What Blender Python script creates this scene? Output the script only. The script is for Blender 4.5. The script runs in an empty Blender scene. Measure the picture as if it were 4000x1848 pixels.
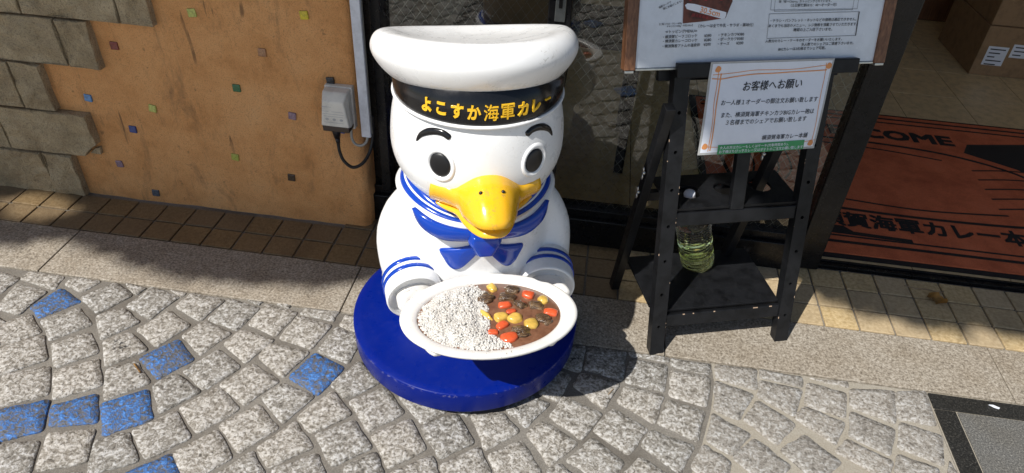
import bpy, bmesh, math, random
from mathutils import Vector, Matrix, noise
random.seed(7)
SC = bpy.context.scene
COL = SC.collection
rad = math.radians

# ------------------------------------------------------------------ camera
def cam_axes(pitch, roll, yaw):
    cy, sy = math.cos(yaw), math.sin(yaw)
    f0 = Vector((sy, cy, 0)); r0 = Vector((cy, -sy, 0)); u0 = Vector((0, 0, 1))
    fw = f0*math.cos(pitch) - u0*math.sin(pitch)
    u1 = u0*math.cos(pitch) + f0*math.sin(pitch)
    return r0*math.cos(roll) + u1*math.sin(roll), u1*math.cos(roll) - r0*math.sin(roll), fw
cam = bpy.data.objects.new('camera', bpy.data.cameras.new('camera'))
COL.objects.link(cam)
_r, _u, _f = cam_axes(rad(37.5), rad(3.4), rad(-5.95))
cam.matrix_world = Matrix(((_r.x, _u.x, -_f.x, 0), (_r.y, _u.y, -_f.y, 0), (_r.z, _u.z, -_f.z, 1.5), (0, 0, 0, 1)))
cam.data.sensor_width = 36.0
cam.data.lens = 36.0*2790/4000
cam.data.clip_start = 0.05
cam.data.clip_end = 500
SC.camera = cam

# ------------------------------------------------------------------ sky, sun, exposure
SUNX, SUNY = 0.545, 0.648            # ground shadow offset per metre of height
SUN_DIR = Vector((SUNX, SUNY, -1)).normalized()
world = bpy.data.worlds.new('World'); SC.world = world; world.use_nodes = True
wn = world.node_tree
sky = wn.nodes.new('ShaderNodeTexSky'); sky.sky_type = 'NISHITA'; sky.sun_disc = False
sky.sun_elevation = math.asin(-SUN_DIR.z); sky.sun_rotation = math.atan2(-SUNX, -SUNY)
bg = wn.nodes['Background']; bg.inputs['Strength'].default_value = 0.075
wn.links.new(sky.outputs[0], bg.inputs[0])
sun = bpy.data.objects.new('sun', bpy.data.lights.new('sun', 'SUN')); COL.objects.link(sun)
sun.data.energy = 4.7; sun.data.angle = rad(0.53); sun.data.color = (1.0, 0.965, 0.91)
sun.rotation_euler = SUN_DIR.to_track_quat('-Z', 'Y').to_euler()
sun.location = (-4, -5, 8)
SC.view_settings.view_transform = 'Standard'; SC.view_settings.look = 'None'
SC.view_settings.exposure = 0.3; SC.view_settings.gamma = 1.0
SC.view_settings.use_curve_mapping = False
SC.render.engine = 'CYCLES'
SC.cycles.max_bounces = 10; SC.cycles.transmission_bounces = 10; SC.cycles.transparent_max_bounces = 12

# ------------------------------------------------------------------ material helpers
class NT:
    def __init__(s, m):
        m.use_nodes = True; s.t = m.node_tree; s.b = s.t.nodes['Principled BSDF']; s._pos = None
    def n(s, kind, **kw):
        d = s.t.nodes.new(kind)
        for k, v in kw.items():
            if k in d.inputs: s.put(d.inputs[k], v)
            else: setattr(d, k, v)
        return d
    def put(s, sock, v):
        if hasattr(v, 'is_output'): s.t.links.new(v, sock)
        elif isinstance(v, (tuple, list)) and len(v) == 3 and sock.type == 'RGBA': sock.default_value = (*v, 1)
        else: sock.default_value = v
    def pos(s):
        if s._pos is None: s._pos = s.n('ShaderNodeNewGeometry').outputs['Position']
        return s._pos
    def noise(s, scale, detail=4, rough=.6, vec=None, dist=0):
        d = s.n('ShaderNodeTexNoise'); s.put(d.inputs['Vector'], vec or s.pos())
        d.inputs['Scale'].default_value = scale; d.inputs['Detail'].default_value = detail
        d.inputs['Roughness'].default_value = rough; d.inputs['Distortion'].default_value = dist
        return d.outputs[0]
    def ramp(s, fac, stops, interp='LINEAR'):
        d = s.n('ShaderNodeValToRGB'); s.put(d.inputs[0], fac); cr = d.color_ramp; cr.interpolation = interp
        while len(cr.elements) < len(stops): cr.elements.new(.5)
        for e, (p, c) in zip(cr.elements, stops):
            e.position = p; e.color = (*c, 1) if isinstance(c, (tuple, list)) else (c, c, c, 1)
        return d.outputs[0]
    def mix(s, fac, a, b, blend='MIX'):
        d = s.n('ShaderNodeMix', data_type='RGBA', blend_type=blend)
        s.put(d.inputs[0], fac); s.put(d.inputs[6], a); s.put(d.inputs[7], b)
        return d.outputs[2]
    def math(s, op, a, b=0.0):
        d = s.n('ShaderNodeMath', operation=op); s.put(d.inputs[0], a); s.put(d.inputs[1], b); return d.outputs[0]
    def rnd(s): return s.n('ShaderNodeObjectInfo').outputs['Random']
    def bump(s, h, strength=.5, dist=.003, base=None):
        d = s.n('ShaderNodeBump'); s.put(d.inputs['Height'], h)
        d.inputs['Strength'].default_value = strength; d.inputs['Distance'].default_value = dist
        if base is not None: s.put(d.inputs['Normal'], base)
        s.t.links.new(d.outputs[0], s.b.inputs['Normal']); return d.outputs[0]
    def set(s, **kw):
        for k, v in kw.items(): s.put(s.b.inputs[k.replace('_', ' ')], v)
        return s
MATS = {}
def material(name):
    m = bpy.data.materials.new(name); MATS[name] = m; return m, NT(m)
def plain(name, col, rough=.5, metal=0, spec=.5, coat=0, wear=.12, bump=0, bscale=120):
    m, k = material(name)
    nz = k.noise(25, 5, .65)
    d = tuple(c*(1-wear*2) for c in col); l = tuple(min(1, c*(1+wear*.6)) for c in col)
    k.set(Base_Color=k.ramp(nz, [(.3, d), (.55, col), (.8, l)]), Metallic=metal)
    k.b.inputs['Specular IOR Level'].default_value = spec
    k.b.inputs['Coat Weight'].default_value = coat; k.b.inputs['Coat Roughness'].default_value = .1
    k.put(k.b.inputs['Roughness'], k.ramp(k.noise(60, 4), [(.3, max(0, rough-.08)), (.75, min(1, rough+.12))]))
    if bump: k.bump(k.noise(bscale, 5), bump, .002)
    return m

# granite cobbles (per-stone tone from the object's random value)
def mk_cobble(name, stops, tan, blue=False):
    m, k = material(name)
    a = k.noise(105, 6, .66, dist=.5); big = k.noise(38, 4, .6)
    f = k.math('ADD', k.math('MULTIPLY', a, .72), k.math('MULTIPLY', big, .28))
    f = k.math('ADD', f, k.math('MULTIPLY', k.math('SUBTRACT', k.rnd(), .5), .05))
    c = k.ramp(f, stops)
    c2 = k.mix(k.ramp(k.rnd(), [(.25, 0), (.9, .5)]), c, k.mix(.75, c, tan, 'MULTIPLY'))
    sp = k.ramp(k.noise(210, 2, .5), [(.30, 1.0), (.36, 0.0)])
    c3 = k.mix(k.math('MULTIPLY', sp, .35 if blue else .75), c2, (.05, .045, .04))
    gum = k.math('MULTIPLY', k.ramp(k.noise(5.5, 2), [(.66, 0), (.70, 1)]), k.ramp(k.noise(75, 3), [(.50, 0), (.56, 1)]))
    if not blue: c3 = k.mix(k.math('MULTIPLY', gum, .9), c3, (.02, .018, .016))
    k.set(Base_Color=c3, Roughness=.5 if blue else .8)
    h = k.math('ADD', k.noise(105, 6, .66, dist=.5), k.math('MULTIPLY', k.noise(38, 4, .6), .8))
    k.bump(h, .9, .006)
    return m
mk_cobble('cobble_granite', [(.33, (0.064, 0.060, 0.052)), (.43, (0.180, 0.164, 0.140)), (.50, (0.296, 0.280, 0.252)), (.57, (0.496, 0.488, 0.472)), (.68, (0.608, 0.608, 0.596))], (.86, .77, .65))
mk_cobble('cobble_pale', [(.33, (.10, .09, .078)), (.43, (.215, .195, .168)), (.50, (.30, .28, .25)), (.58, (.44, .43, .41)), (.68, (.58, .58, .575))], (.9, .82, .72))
mk_cobble('cobble_blue', [(.38, (.07, .07, .07)), (.47, (.12, .125, .14)), (.52, (.045, .11, .28)), (.58, (.055, .19, .50)), (.67, (.12, .30, .70))], (.9, .9, .9), True)

def mk_grain(name, stops, scale, rough=.8, bump=.4, big=8, tint=(.8, .72, .6), amt=.4, bd=.003):
    m, k = material(name)
    c = k.ramp(k.noise(scale, 5, .75), stops)
    c = k.mix(k.ramp(k.noise(big, 4), [(.4, 0), (.7, amt)]), c, k.mix(1, c, tint, 'MULTIPLY'))
    c = k.mix(k.ramp(k.noise(scale*1.7, 2), [(.28, .7), (.34, 0)]), c, (.06, .05, .045))
    k.set(Base_Color=c, Roughness=rough); k.bump(k.noise(scale*.7, 6, .7), bump, bd); return m
mk_grain('mortar', [(.3, (.115, .105, .09)), (.5, (.18, .165, .142)), (.7, (.27, .25, .22))], 260, tint=(.5, .47, .44), amt=.85, big=5)
mk_grain('street_granite', [(.3, (.42, .40, .37)), (.5, (.52, .50, .47)), (.7, (.60, .58, .55))], 40)
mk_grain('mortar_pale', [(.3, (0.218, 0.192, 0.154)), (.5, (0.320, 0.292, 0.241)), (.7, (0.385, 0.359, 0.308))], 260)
mk_grain('granite_slab', [(.34, (0.108, 0.087, 0.067)), (.45, (0.242, 0.208, 0.161)), (.55, (0.349, 0.309, 0.252)), (.68, (0.511, 0.470, 0.403))], 150, .75, .5, 7, (.74, .68, .6), .6)
mk_grain('granite_black', [(.35, (.006, .006, .006)), (.55, (.022, .022, .02)), (.72, (.11, .105, .095))], 190, .5, .2)
mk_grain('granite_grey', [(.33, (.045, .045, .043)), (.52, (.12, .118, .11)), (.7, (.33, .32, .29))], 220, .7, .4)

def mk_tile(nm, worn_shaded):
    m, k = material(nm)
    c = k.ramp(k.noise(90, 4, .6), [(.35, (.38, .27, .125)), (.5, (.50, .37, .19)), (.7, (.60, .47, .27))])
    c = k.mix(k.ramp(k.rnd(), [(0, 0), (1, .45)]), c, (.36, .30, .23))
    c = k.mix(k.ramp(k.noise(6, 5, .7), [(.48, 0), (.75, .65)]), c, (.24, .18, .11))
    if worn_shaded: c = k.mix(1, c, (.40, .36, .32), 'MULTIPLY')  # dirtier left tiles, darkened further to paint deeper shade into the colour
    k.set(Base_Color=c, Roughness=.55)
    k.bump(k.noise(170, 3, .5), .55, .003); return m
mk_tile('entrance_tile', False); mk_tile('entrance_tile_worn_shaded', True)
def mk_plaster():
    m, k = material('orange_plaster')
    c = k.ramp(k.noise(5, 6, .7), [(.28, (.50, .22, .065)), (.42, (.70, .335, .118)), (.55, (.78, .395, .152)), (.68, (.80, .43, .178)), (.82, (.70, .42, .21))])
    c = k.mix(k.ramp(k.noise(300, 4, .7), [(.36, .5), (.47, 0)]), c, (.26, .13, .055))
    mp = k.n('ShaderNodeMapping'); k.put(mp.inputs[0], k.pos()); mp.inputs['Scale'].default_value = (6, 6, 1.6)
    c = k.mix(k.ramp(k.noise(2.2, 6, .75, vec=mp.outputs[0], dist=.6), [(.54, 0), (.74, .7)]), c, (.22, .12, .055))
    mq = k.n('ShaderNodeMapping'); k.put(mq.inputs[0], k.pos()); mq.inputs['Scale'].default_value = (34, 34, 5); mq.inputs['Rotation'].default_value = (0, .5, 0)
    c = k.mix(k.math('MULTIPLY', k.ramp(k.noise(1, 3, .5, vec=mq.outputs[0]), [(.66, 0), (.70, 1)]), k.ramp(k.noise(6, 2), [(.52, 0), (.62, .7)])), c, (.13, .07, .035))
    c = k.mix(k.ramp(k.noise(38, 4, .6), [(.66, 0), (.74, .6)]), c, (.20, .10, .045))
    k.set(Base_Color=c, Roughness=.9)
    b1 = k.bump(k.noise(230, 5, .7), .9, .004)
    k.bump(k.noise(14, 7, .7), .6, .014, base=b1); return m
mk_plaster()
def mk_sand():
    m, k = material('sandstone')
    c = k.ramp(k.noise(9, 7, .7, dist=.4), [(.3, (.30, .215, .115)), (.5, (.48, .365, .215)), (.72, (.60, .48, .30))])
    c = k.mix(k.ramp(k.rnd(), [(0, 0), (1, .35)]), c, (.36, .30, .20))
    c = k.mix(k.ramp(k.noise(240, 4), [(.36, .5), (.5, 0)]), c, (.10, .075, .045))
    k.set(Base_Color=c, Roughness=.92)
    b1 = k.bump(k.noise(200, 5, .7), .5, .002)
    k.bump(k.noise(13, 9, .66, dist=.8), 1.0, .035, base=b1); return m
mk_sand()
def mk_gloss(name, col, dirt=(.45, .4, .3), amt=.12, rough=.28, chip=None, dscale=7, coat=.35, rim=None):
    m, k = material(name)
    c = k.mix(k.ramp(k.noise(dscale, 6, .7), [(.52, 0), (.8, amt)]), col, dirt)
    scr = k.noise(38, 3, .5, dist=2.5)
    c = k.mix(k.ramp(scr, [(.495, 0), (.5, amt*.5), (.505, 0)]), c, dirt)
    sf = k.math('MULTIPLY', k.ramp(k.noise(95, 3, .6, dist=1.2), [(.61, 0), (.65, 1)]), k.ramp(k.noise(9, 2), [(.54, 0), (.62, .8)]))
    c = k.mix(k.math('MULTIPLY', sf, min(1, amt*3.2)), c, tuple(q*.45 for q in dirt))
    if rim:
        z = k.n('ShaderNodeSeparateXYZ'); k.put(z.inputs[0], k.pos())
        e = k.ramp(z.outputs[2], [(.084, 0), (.088, 1), (.0925, 1), (.0938, 0)])
        c = k.mix(k.math('MULTIPLY', e, k.ramp(k.noise(70, 5, .75), [(.54, 0), (.60, .85)])), c, rim)
    if chip: c = k.mix(k.ramp(k.noise(55, 5, .7), [(.735, 0), (.75, 1)]), c, chip)
    k.set(Base_Color=c); k.put(k.b.inputs['Roughness'], k.ramp(k.noise(30, 5), [(.3, rough-.07), (.7, rough+.15)]))
    k.b.inputs['Coat Weight'].default_value = coat; k.b.inputs['Coat Roughness'].default_value = .12
    k.bump(k.noise(22, 3), .04, .004); return m
mk_gloss('statue_white', (.84, .845, .84), amt=.14)
mk_gloss('plate_white', (.78, .76, .72), (.38, .34, .27), .35, .35)
mk_gloss('statue_blue', (.001, .045, .37), (.1, .15, .4), .05, .16, coat=.15)
mk_gloss('base_blue', (.0005, .011, .175), (.05, .08, .3), .08, .3, chip=(.08, .11, .34), coat=.0, rim=(.16, .15, .26))
MATS['base_blue'].node_tree.nodes['Principled BSDF'].inputs['Specular IOR Level'].default_value = .15
mk_gloss('statue_yellow', (.88, .47, .014), (.7, .5, .2), .18, .22)
mk_gloss('statue_black', (.006, .006, .007), (.03, .03, .03), .12, .16, coat=.0)
mk_gloss('eye_black', (.006, .006, .007), (.03, .03, .03), .1, .35, coat=.0)
mk_gloss('letter_yellow', (.88, .52, .02), (.6, .4, .1), .15, .3)
plain('wood_black', (.009, .0095, .011), .42, wear=.35, bump=.15, spec=.3)
plain('metal_black', (.008, .008, .009), .3, wear=.3, spec=.3)
plain('chipped_wood', (.42, .30, .21), .8)
plain('steel', (.55, .55, .53), .3, 1)
plain('aluminium', (.62, .62, .58), .35, 1)
plain('white_plastic', (.70, .72, .76), .4)
plain('grey_plastic', (.36, .35, .31), .45)
plain('beige_plastic', (.74, .71, .63), .5)
plain('smoke_plastic', (.06, .04, .025), .15)
plain('cable_black', (.012, .012, .013), .45)
plain('paper_white', (.74, .77, .84), .35, coat=.5, wear=.03)
plain('board_white', (.66, .70, .76), .2, coat=.6, wear=.05)
plain('print_black', (.012, .012, .014), .5, wear=0)
plain('print_orange', (.74, .30, .10), .5, wear=.1)
plain('print_brown', (.13, .035, .02), .5, wear=.5)
plain('print_red', (.32, .03, .03), .5, wear=.3)
plain('print_green', (.04, .30, .10), .4, wear=.1)
plain('print_grey', (.45, .45, .44), .5)
plain('cardboard', (.30, .185, .095), .8, wear=.15)
plain('inner_wall', (.72, .67, .60), .8)
plain('ceiling_paint', (.75, .73, .70), .9)
plain('header_panel', (.10, .085, .07), .6)
plain('carrot', (.66, .10, .03), .3, coat=.35, wear=.15)
plain('potato', (.66, .42, .08), .22, coat=.6, wear=.25)
plain('floor_tile', (.66, .50, .28), .35, wear=.15)
plain('floor_joint', (.06, .045, .03), .8)
plain('dry_leaf', (.30, .15, .03), .7, wear=.4)
plain('twig', (.30, .22, .14), .8)
plain('bark', (.11, .08, .055), .9, bump=.6, bscale=40)
plain('foliage', (.05, .085, .025), .6, wear=.3)
plain('silver_latch', (.25, .27, .27), .4, 1)
plain('rubber', (.35, .36, .36), .5)

def mk_wood():
    m, k = material('walnut_trim')
    mp = k.n('ShaderNodeMapping'); k.put(mp.inputs[0], k.pos()); mp.inputs['Scale'].default_value = (220, 220, 9)
    k.set(Base_Color=k.ramp(k.noise(1.0, 5, .6, vec=mp.outputs[0]), [(.3, (.075, .03, .014)), (.55, (.17, .075, .035)), (.75, (.25, .12, .06))]), Roughness=.45)
mk_wood()
def mk_meat():
    m, k = material('meat')
    mp = k.n('ShaderNodeMapping'); k.put(mp.inputs[0], k.n('ShaderNodeTexCoord').outputs['Object']); mp.inputs['Scale'].default_value = (60, 260, 260)
    f = k.noise(1, 4, .6, vec=mp.outputs[0])
    k.set(Base_Color=k.ramp(f, [(.33, (.03, .016, .008)), (.52, (.10, .056, .026)), (.72, (.27, .17, .075))]), Roughness=.2)
    k.b.inputs['Coat Weight'].default_value = .7
    k.bump(f, .9, .004)
mk_meat()
def mk_sauce():
    m, k = material('curry_sauce')
    k.set(Base_Color=k.ramp(k.noise(45, 6, .7), [(.3, (.11, .046, .024)), (.5, (.18, .082, .044)), (.75, (.26, .13, .075))]), Roughness=.3)
    k.b.inputs['Coat Weight'].default_value = .4; k.bump(k.noise(90, 4), .25, .002)
mk_sauce()
def mk_rice():
    m, k = material('rice')
    k.set(Base_Color=k.ramp(k.noise(60, 5, .7), [(.28, (.42, .39, .345)), (.46, (.56, .54, .50)), (.7, (.65, .64, .61))]), Roughness=.45)
mk_rice()
def mk_mat():
    m, k = material('mat_orange')
    c = k.ramp(k.noise(7, 5, .7), [(.3, (.50, .11, .04)), (.55, (.74, .18, .07)), (.8, (.78, .22, .095))])
    c = k.mix(k.ramp(k.noise(500, 3), [(.35, .5), (.55, 0)]), c, (.22, .04, .015))
    k.set(Base_Color=c, Roughness=.95); k.bump(k.noise(500, 3), .7, .004)
    m, k = material('mat_black')
    k.set(Base_Color=k.ramp(k.noise(400, 3), [(.3, (.006, .005, .005)), (.7, (.025, .02, .018))]), Roughness=.95); k.bump(k.noise(500, 3), .7, .004)
mk_mat()
def mk_glass(name, col, rough=.0, ior=1.45):
    m, k = material(name)
    k.set(Base_Color=col, Roughness=rough); k.b.inputs['Transmission Weight'].default_value = 1; k.b.inputs['IOR'].default_value = ior
    return m
mk_glass('bottle_plastic', (.96, .98, .93), .02, 1.3)
mk_glass('bottle_liquid', (.85, .86, .42), .0, 1.33)
def mk_pane():
    # thin window glass: mirror reflection by Fresnel over straight-through transmission
    m, k = material('window_glass'); t = k.t
    out = t.nodes['Material Output']; tr = k.n('ShaderNodeBsdfTransparent'); gl = k.n('ShaderNodeBsdfGlossy')
    tr.inputs[0].default_value = (.72, .78, .76, 1); gl.inputs['Roughness'].default_value = .004
    fr = k.n('ShaderNodeFresnel'); fr.inputs[0].default_value = 1.55
    mx = k.n('ShaderNodeMixShader'); s2 = k.math('MINIMUM', k.math('MULTIPLY', fr.outputs[0], 2.0), 1.0)
    k.put(mx.inputs[0], s2); t.links.new(tr.outputs[0], mx.inputs[1]); t.links.new(gl.outputs[0], mx.inputs[2])
    t.links.new(mx.outputs[0], out.inputs[0])
mk_pane()
def mosaic_mat(name, col):
    m, k = material('mosaic_'+name)
    k.set(Base_Color=k.ramp(k.noise(160, 3), [(.35, tuple(c*.6 for c in col)), (.6, col)]), Roughness=.2)
    k.b.inputs['Coat Weight'].default_value = .6
for _n, _c in dict(ygreen=(.52, .55, .12), yellow=(.72, .56, .02), red=(.22, .035, .025), clear=(.42, .21, .10), black=(.03, .03, .028), sky=(.10, .30, .62), green=(.025, .16, .06), mauve=(.30, .20, .26), navy=(.015, .05, .24), brown=(.08, .055, .035), slate=(.09, .11, .14), blue=(.03, .09, .40)).items(): mosaic_mat(_n, _c)

# ------------------------------------------------------------------ mesh helpers
def mesh(name, verts, faces, mat, smooth=False):
    me = bpy.data.meshes.new(name); me.from_pydata([tuple(v) for v in verts], [], faces); me.update()
    if mat: me.materials.append(MATS[mat])
    if smooth:
        for p in me.polygons: p.use_smooth = True
    return me
def link(name, me, parent=None, loc=None):
    o = bpy.data.objects.new(name, me); COL.objects.link(o)
    if parent: o.parent = parent
    if loc: o.location = loc
    return o
def obj(name, vf, mat, parent=None, smooth=False, fix=True):
    me = mesh(name, vf[0], vf[1], mat, smooth)
    if fix:
        bm = bmesh.new(); bm.from_mesh(me); bmesh.ops.recalc_face_normals(bm, faces=bm.faces); bm.to_mesh(me); bm.free()
    return link(name, me, parent)
def tag(o, label=None, cat=None, group=None, kind=None):
    if label: o['label'] = label
    if cat: o['category'] = cat
    if group: o['group'] = group
    if kind: o['kind'] = kind
    return o
def empty(name, loc=(0, 0, 0), rz=0, **kw):
    o = bpy.data.objects.new(name, None); COL.objects.link(o); o.location = loc; o.rotation_euler = (0, 0, rz)
    o.empty_display_size = .05
    return tag(o, **kw)
def join(*vfs):
    V, F = [], []
    for v, f in vfs:
        b = len(V); V += [tuple(p) for p in v]; F += [tuple(i+b for i in q) for q in f]
    return V, F
def box(x0, x1, y0, y1, z0, z1):
    v = [(x, y, z) for z in (z0, z1) for y in (y0, y1) for x in (x0, x1)]
    return v, [(0, 2, 3, 1), (4, 5, 7, 6), (0, 1, 5, 4), (2, 6, 7, 3), (0, 4, 6, 2), (1, 3, 7, 5)]
def bbox(x0, x1, y0, y1, z0, z1, b=.003):
    """box with chamfered edges"""
    bm = bmesh.new(); v, f = box(x0, x1, y0, y1, z0, z1)
    vs = [bm.verts.new(p) for p in v]; [bm.faces.new([vs[i] for i in q]) for q in f]
    bmesh.ops.recalc_face_normals(bm, faces=bm.faces)
    bmesh.ops.bevel(bm, geom=bm.edges[:], offset=b, segments=2, affect='EDGES', profile=.5)
    bm.verts.index_update(); r = ([tuple(p.co) for p in bm.verts], [tuple(p.index for p in q.verts) for q in bm.faces]); bm.free(); return r
def bevelled(vf, b, seg=2):
    bm = bmesh.new(); vs = [bm.verts.new(p) for p in vf[0]]
    for q in vf[1]: bm.faces.new([vs[i] for i in q])
    bmesh.ops.recalc_face_normals(bm, faces=bm.faces)
    bmesh.ops.bevel(bm, geom=bm.edges[:], offset=b, segments=seg, affect='EDGES', profile=.5)
    bm.verts.index_update(); r = ([tuple(p.co) for p in bm.verts], [tuple(p.index for p in q.verts) for q in bm.faces]); bm.free(); return r
def beam(p, q, w, h, up=(0, 0, 1), b=.002):
    """square bar from p to q, bevelled"""
    p, q = Vector(p), Vector(q); d = (q-p).normalized(); s = d.cross(Vector(up)).normalized(); u = s.cross(d)
    v = [e + s*(i*w/2) + u*(j*h/2) for e in (p, q) for j in (-1, 1) for i in (-1, 1)]
    return bevelled((v, [(0, 2, 3, 1), (4, 5, 7, 6), (0, 1, 5, 4), (2, 6, 7, 3), (0, 4, 6, 2), (1, 3, 7, 5)]), b)
def prism(poly, z0, z1):
    n = len(poly); v = [(x, y, z0) for x, y in poly] + [(x, y, z1) for x, y in poly]
    return v, [tuple(range(n))[::-1], tuple(range(n, 2*n))] + [(i, (i+1) % n, n+(i+1) % n, n+i) for i in range(n)]
def loft(rings, caps=True, closed=True):
    n = len(rings[0]); V = [tuple(p) for r in rings for p in r]; F = []
    for i in range(len(rings)-1):
        for j in range(n if closed else n-1):
            a = i*n+j; b = i*n+(j+1) % n; F.append((a, b, b+n, a+n))
    if caps: F += [tuple(range(n))[::-1], tuple(range((len(rings)-1)*n, len(rings)*n))]
    return V, F
def lathe(prof, seg=32, caps=True):
    return loft([[(r*math.cos(2*math.pi*k/seg), r*math.sin(2*math.pi*k/seg), z) for k in range(seg)] for r, z in prof], caps)
def tube(pts, r, seg=10, caps=True):
    pts = [Vector(p) for p in pts]; rr = r if isinstance(r, (list, tuple)) else [r]*len(pts); rings = []
    t0 = (pts[1]-pts[0]).normalized(); u = t0.orthogonal().normalized()
    for i, p in enumerate(pts):
        t = (pts[min(i+1, len(pts)-1)]-pts[max(i-1, 0)]).normalized()
        u = (u - t*u.dot(t)).normalized(); s = t.cross(u)
        rings.append([p + (u*math.cos(2*math.pi*k/seg) + s*math.sin(2*math.pi*k/seg))*rr[i] for k in range(seg)])
    return loft(rings, caps)
def spline(P, n):
    """Catmull-Rom through P, n samples"""
    P = [Vector(p) for p in P]; out = []
    for k in range(n):
        t = k/(n-1)*(len(P)-1); i = min(int(t), len(P)-2); u = t-i
        a = P[max(i-1, 0)]; b = P[i]; c = P[i+1]; d = P[min(i+2, len(P)-1)]
        out.append(.5*((2*b) + (c-a)*u + (2*a-5*b+4*c-d)*u*u + (3*b-a-3*c+d)*u**3))
    return out
def ellipsoid(c, r, seg=20, ring=12):
    V = []; F = []
    rings = [[(c[0]+r[0]*math.sin(t)*math.cos(p), c[1]+r[1]*math.sin(t)*math.sin(p), c[2]+r[2]*math.cos(t)) for p in [2*math.pi*k/seg for k in range(seg)]] for t in [math.pi*(i+.5)/ring for i in range(ring)]]
    return loft(rings)
def remesh(name, vf, mat, parent, voxel=.006, smooth=10):
    """blend overlapping closed shapes into ONE continuous surface"""
    me = mesh(name+'_src', vf[0], vf[1], None); o = bpy.data.objects.new('tmp', me); COL.objects.link(o)
    m = o.modifiers.new('r', 'REMESH'); m.mode = 'VOXEL'; m.voxel_size = voxel
    s = o.modifiers.new('s', 'SMOOTH'); s.iterations = smooth; s.factor = .5
    dg = bpy.context.evaluated_depsgraph_get(); dg.update()
    me2 = bpy.data.meshes.new_from_object(o.evaluated_get(dg)); bpy.data.objects.remove(o); bpy.data.meshes.remove(me)
    me2.name = name; me2.materials.clear(); me2.materials.append(MATS[mat])
    for p in me2.polygons: p.use_smooth = True
    return link(name, me2, parent)
def subdiv(o, lv=2):
    m = o.modifiers.new('s', 'SUBSURF'); m.levels = lv; m.render_levels = lv
    for p in o.data.polygons: p.use_smooth = True
    return o
_txt = {}
def text_geo(s, offset=0.0, extrude=0.0, res=3, bevel=0.0):
    """outline geometry of a line of writing: verts, faces, width, with the baseline at y=0"""
    key = (s, offset, extrude, res, bevel)
    if key in _txt: return _txt[key]
    cu = bpy.data.curves.new('t', 'FONT'); cu.body = s; cu.size = 1; cu.resolution_u = res; cu.offset = offset; cu.extrude = extrude
    cu.bevel_depth = bevel; cu.bevel_resolution = 1
    o = bpy.data.objects.new('t', cu); COL.objects.link(o)
    dg = bpy.context.evaluated_depsgraph_get(); dg.update(); me = bpy.data.meshes.new_from_object(o.evaluated_get(dg))
    V = [tuple(v.co) for v in me.vertices]; F = [tuple(p.vertices) for p in me.polygons]
    bpy.data.objects.remove(o); bpy.data.curves.remove(cu); bpy.data.meshes.remove(me)
    x0 = min(v[0] for v in V); x1 = max(v[0] for v in V)
    _txt[key] = (V, F, x0, x1); return _txt[key]
def text_line(name, s, fn, l0, z0, l1, z1, mat, parent, off, offset=0.0, hscale=1.0, shear=0.0, res=2):
    """lay a line of writing between two points of a surface given by fn(l, z, off); offset thickens the strokes"""
    V, F, x0, x1 = text_geo(s, 0, 0, res)
    L = math.hypot(l1-l0, z1-z0); k = L/(x1-x0); dx, dz = (l1-l0)/L, (z1-z0)/L
    parts = []
    for q, (ox, oy) in enumerate(((0, 0), (-1, 0), (1, 0), (0, 1), (0, -1)) if offset else ((0, 0),)):
        P = []
        for x, y, _ in V:
            a = (x-x0+ox*offset)*k + shear*y*k; b = (y+oy*offset)*k*hscale
            P.append(fn(l0+a*dx-b*dz, z0+a*dz+b*dx, off+.00004*q))
        parts.append((P, F))
    return obj(name, join(*parts), mat, parent, fix=False)

# ================================================================== GROUND
ground = tag(obj('ground', ([(-60, -60, -.03), (60, -60, -.03), (60, 60, -.03), (-60, 60, -.03)], [(0, 1, 2, 3)]), 'street_granite'), kind='structure')
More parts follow.
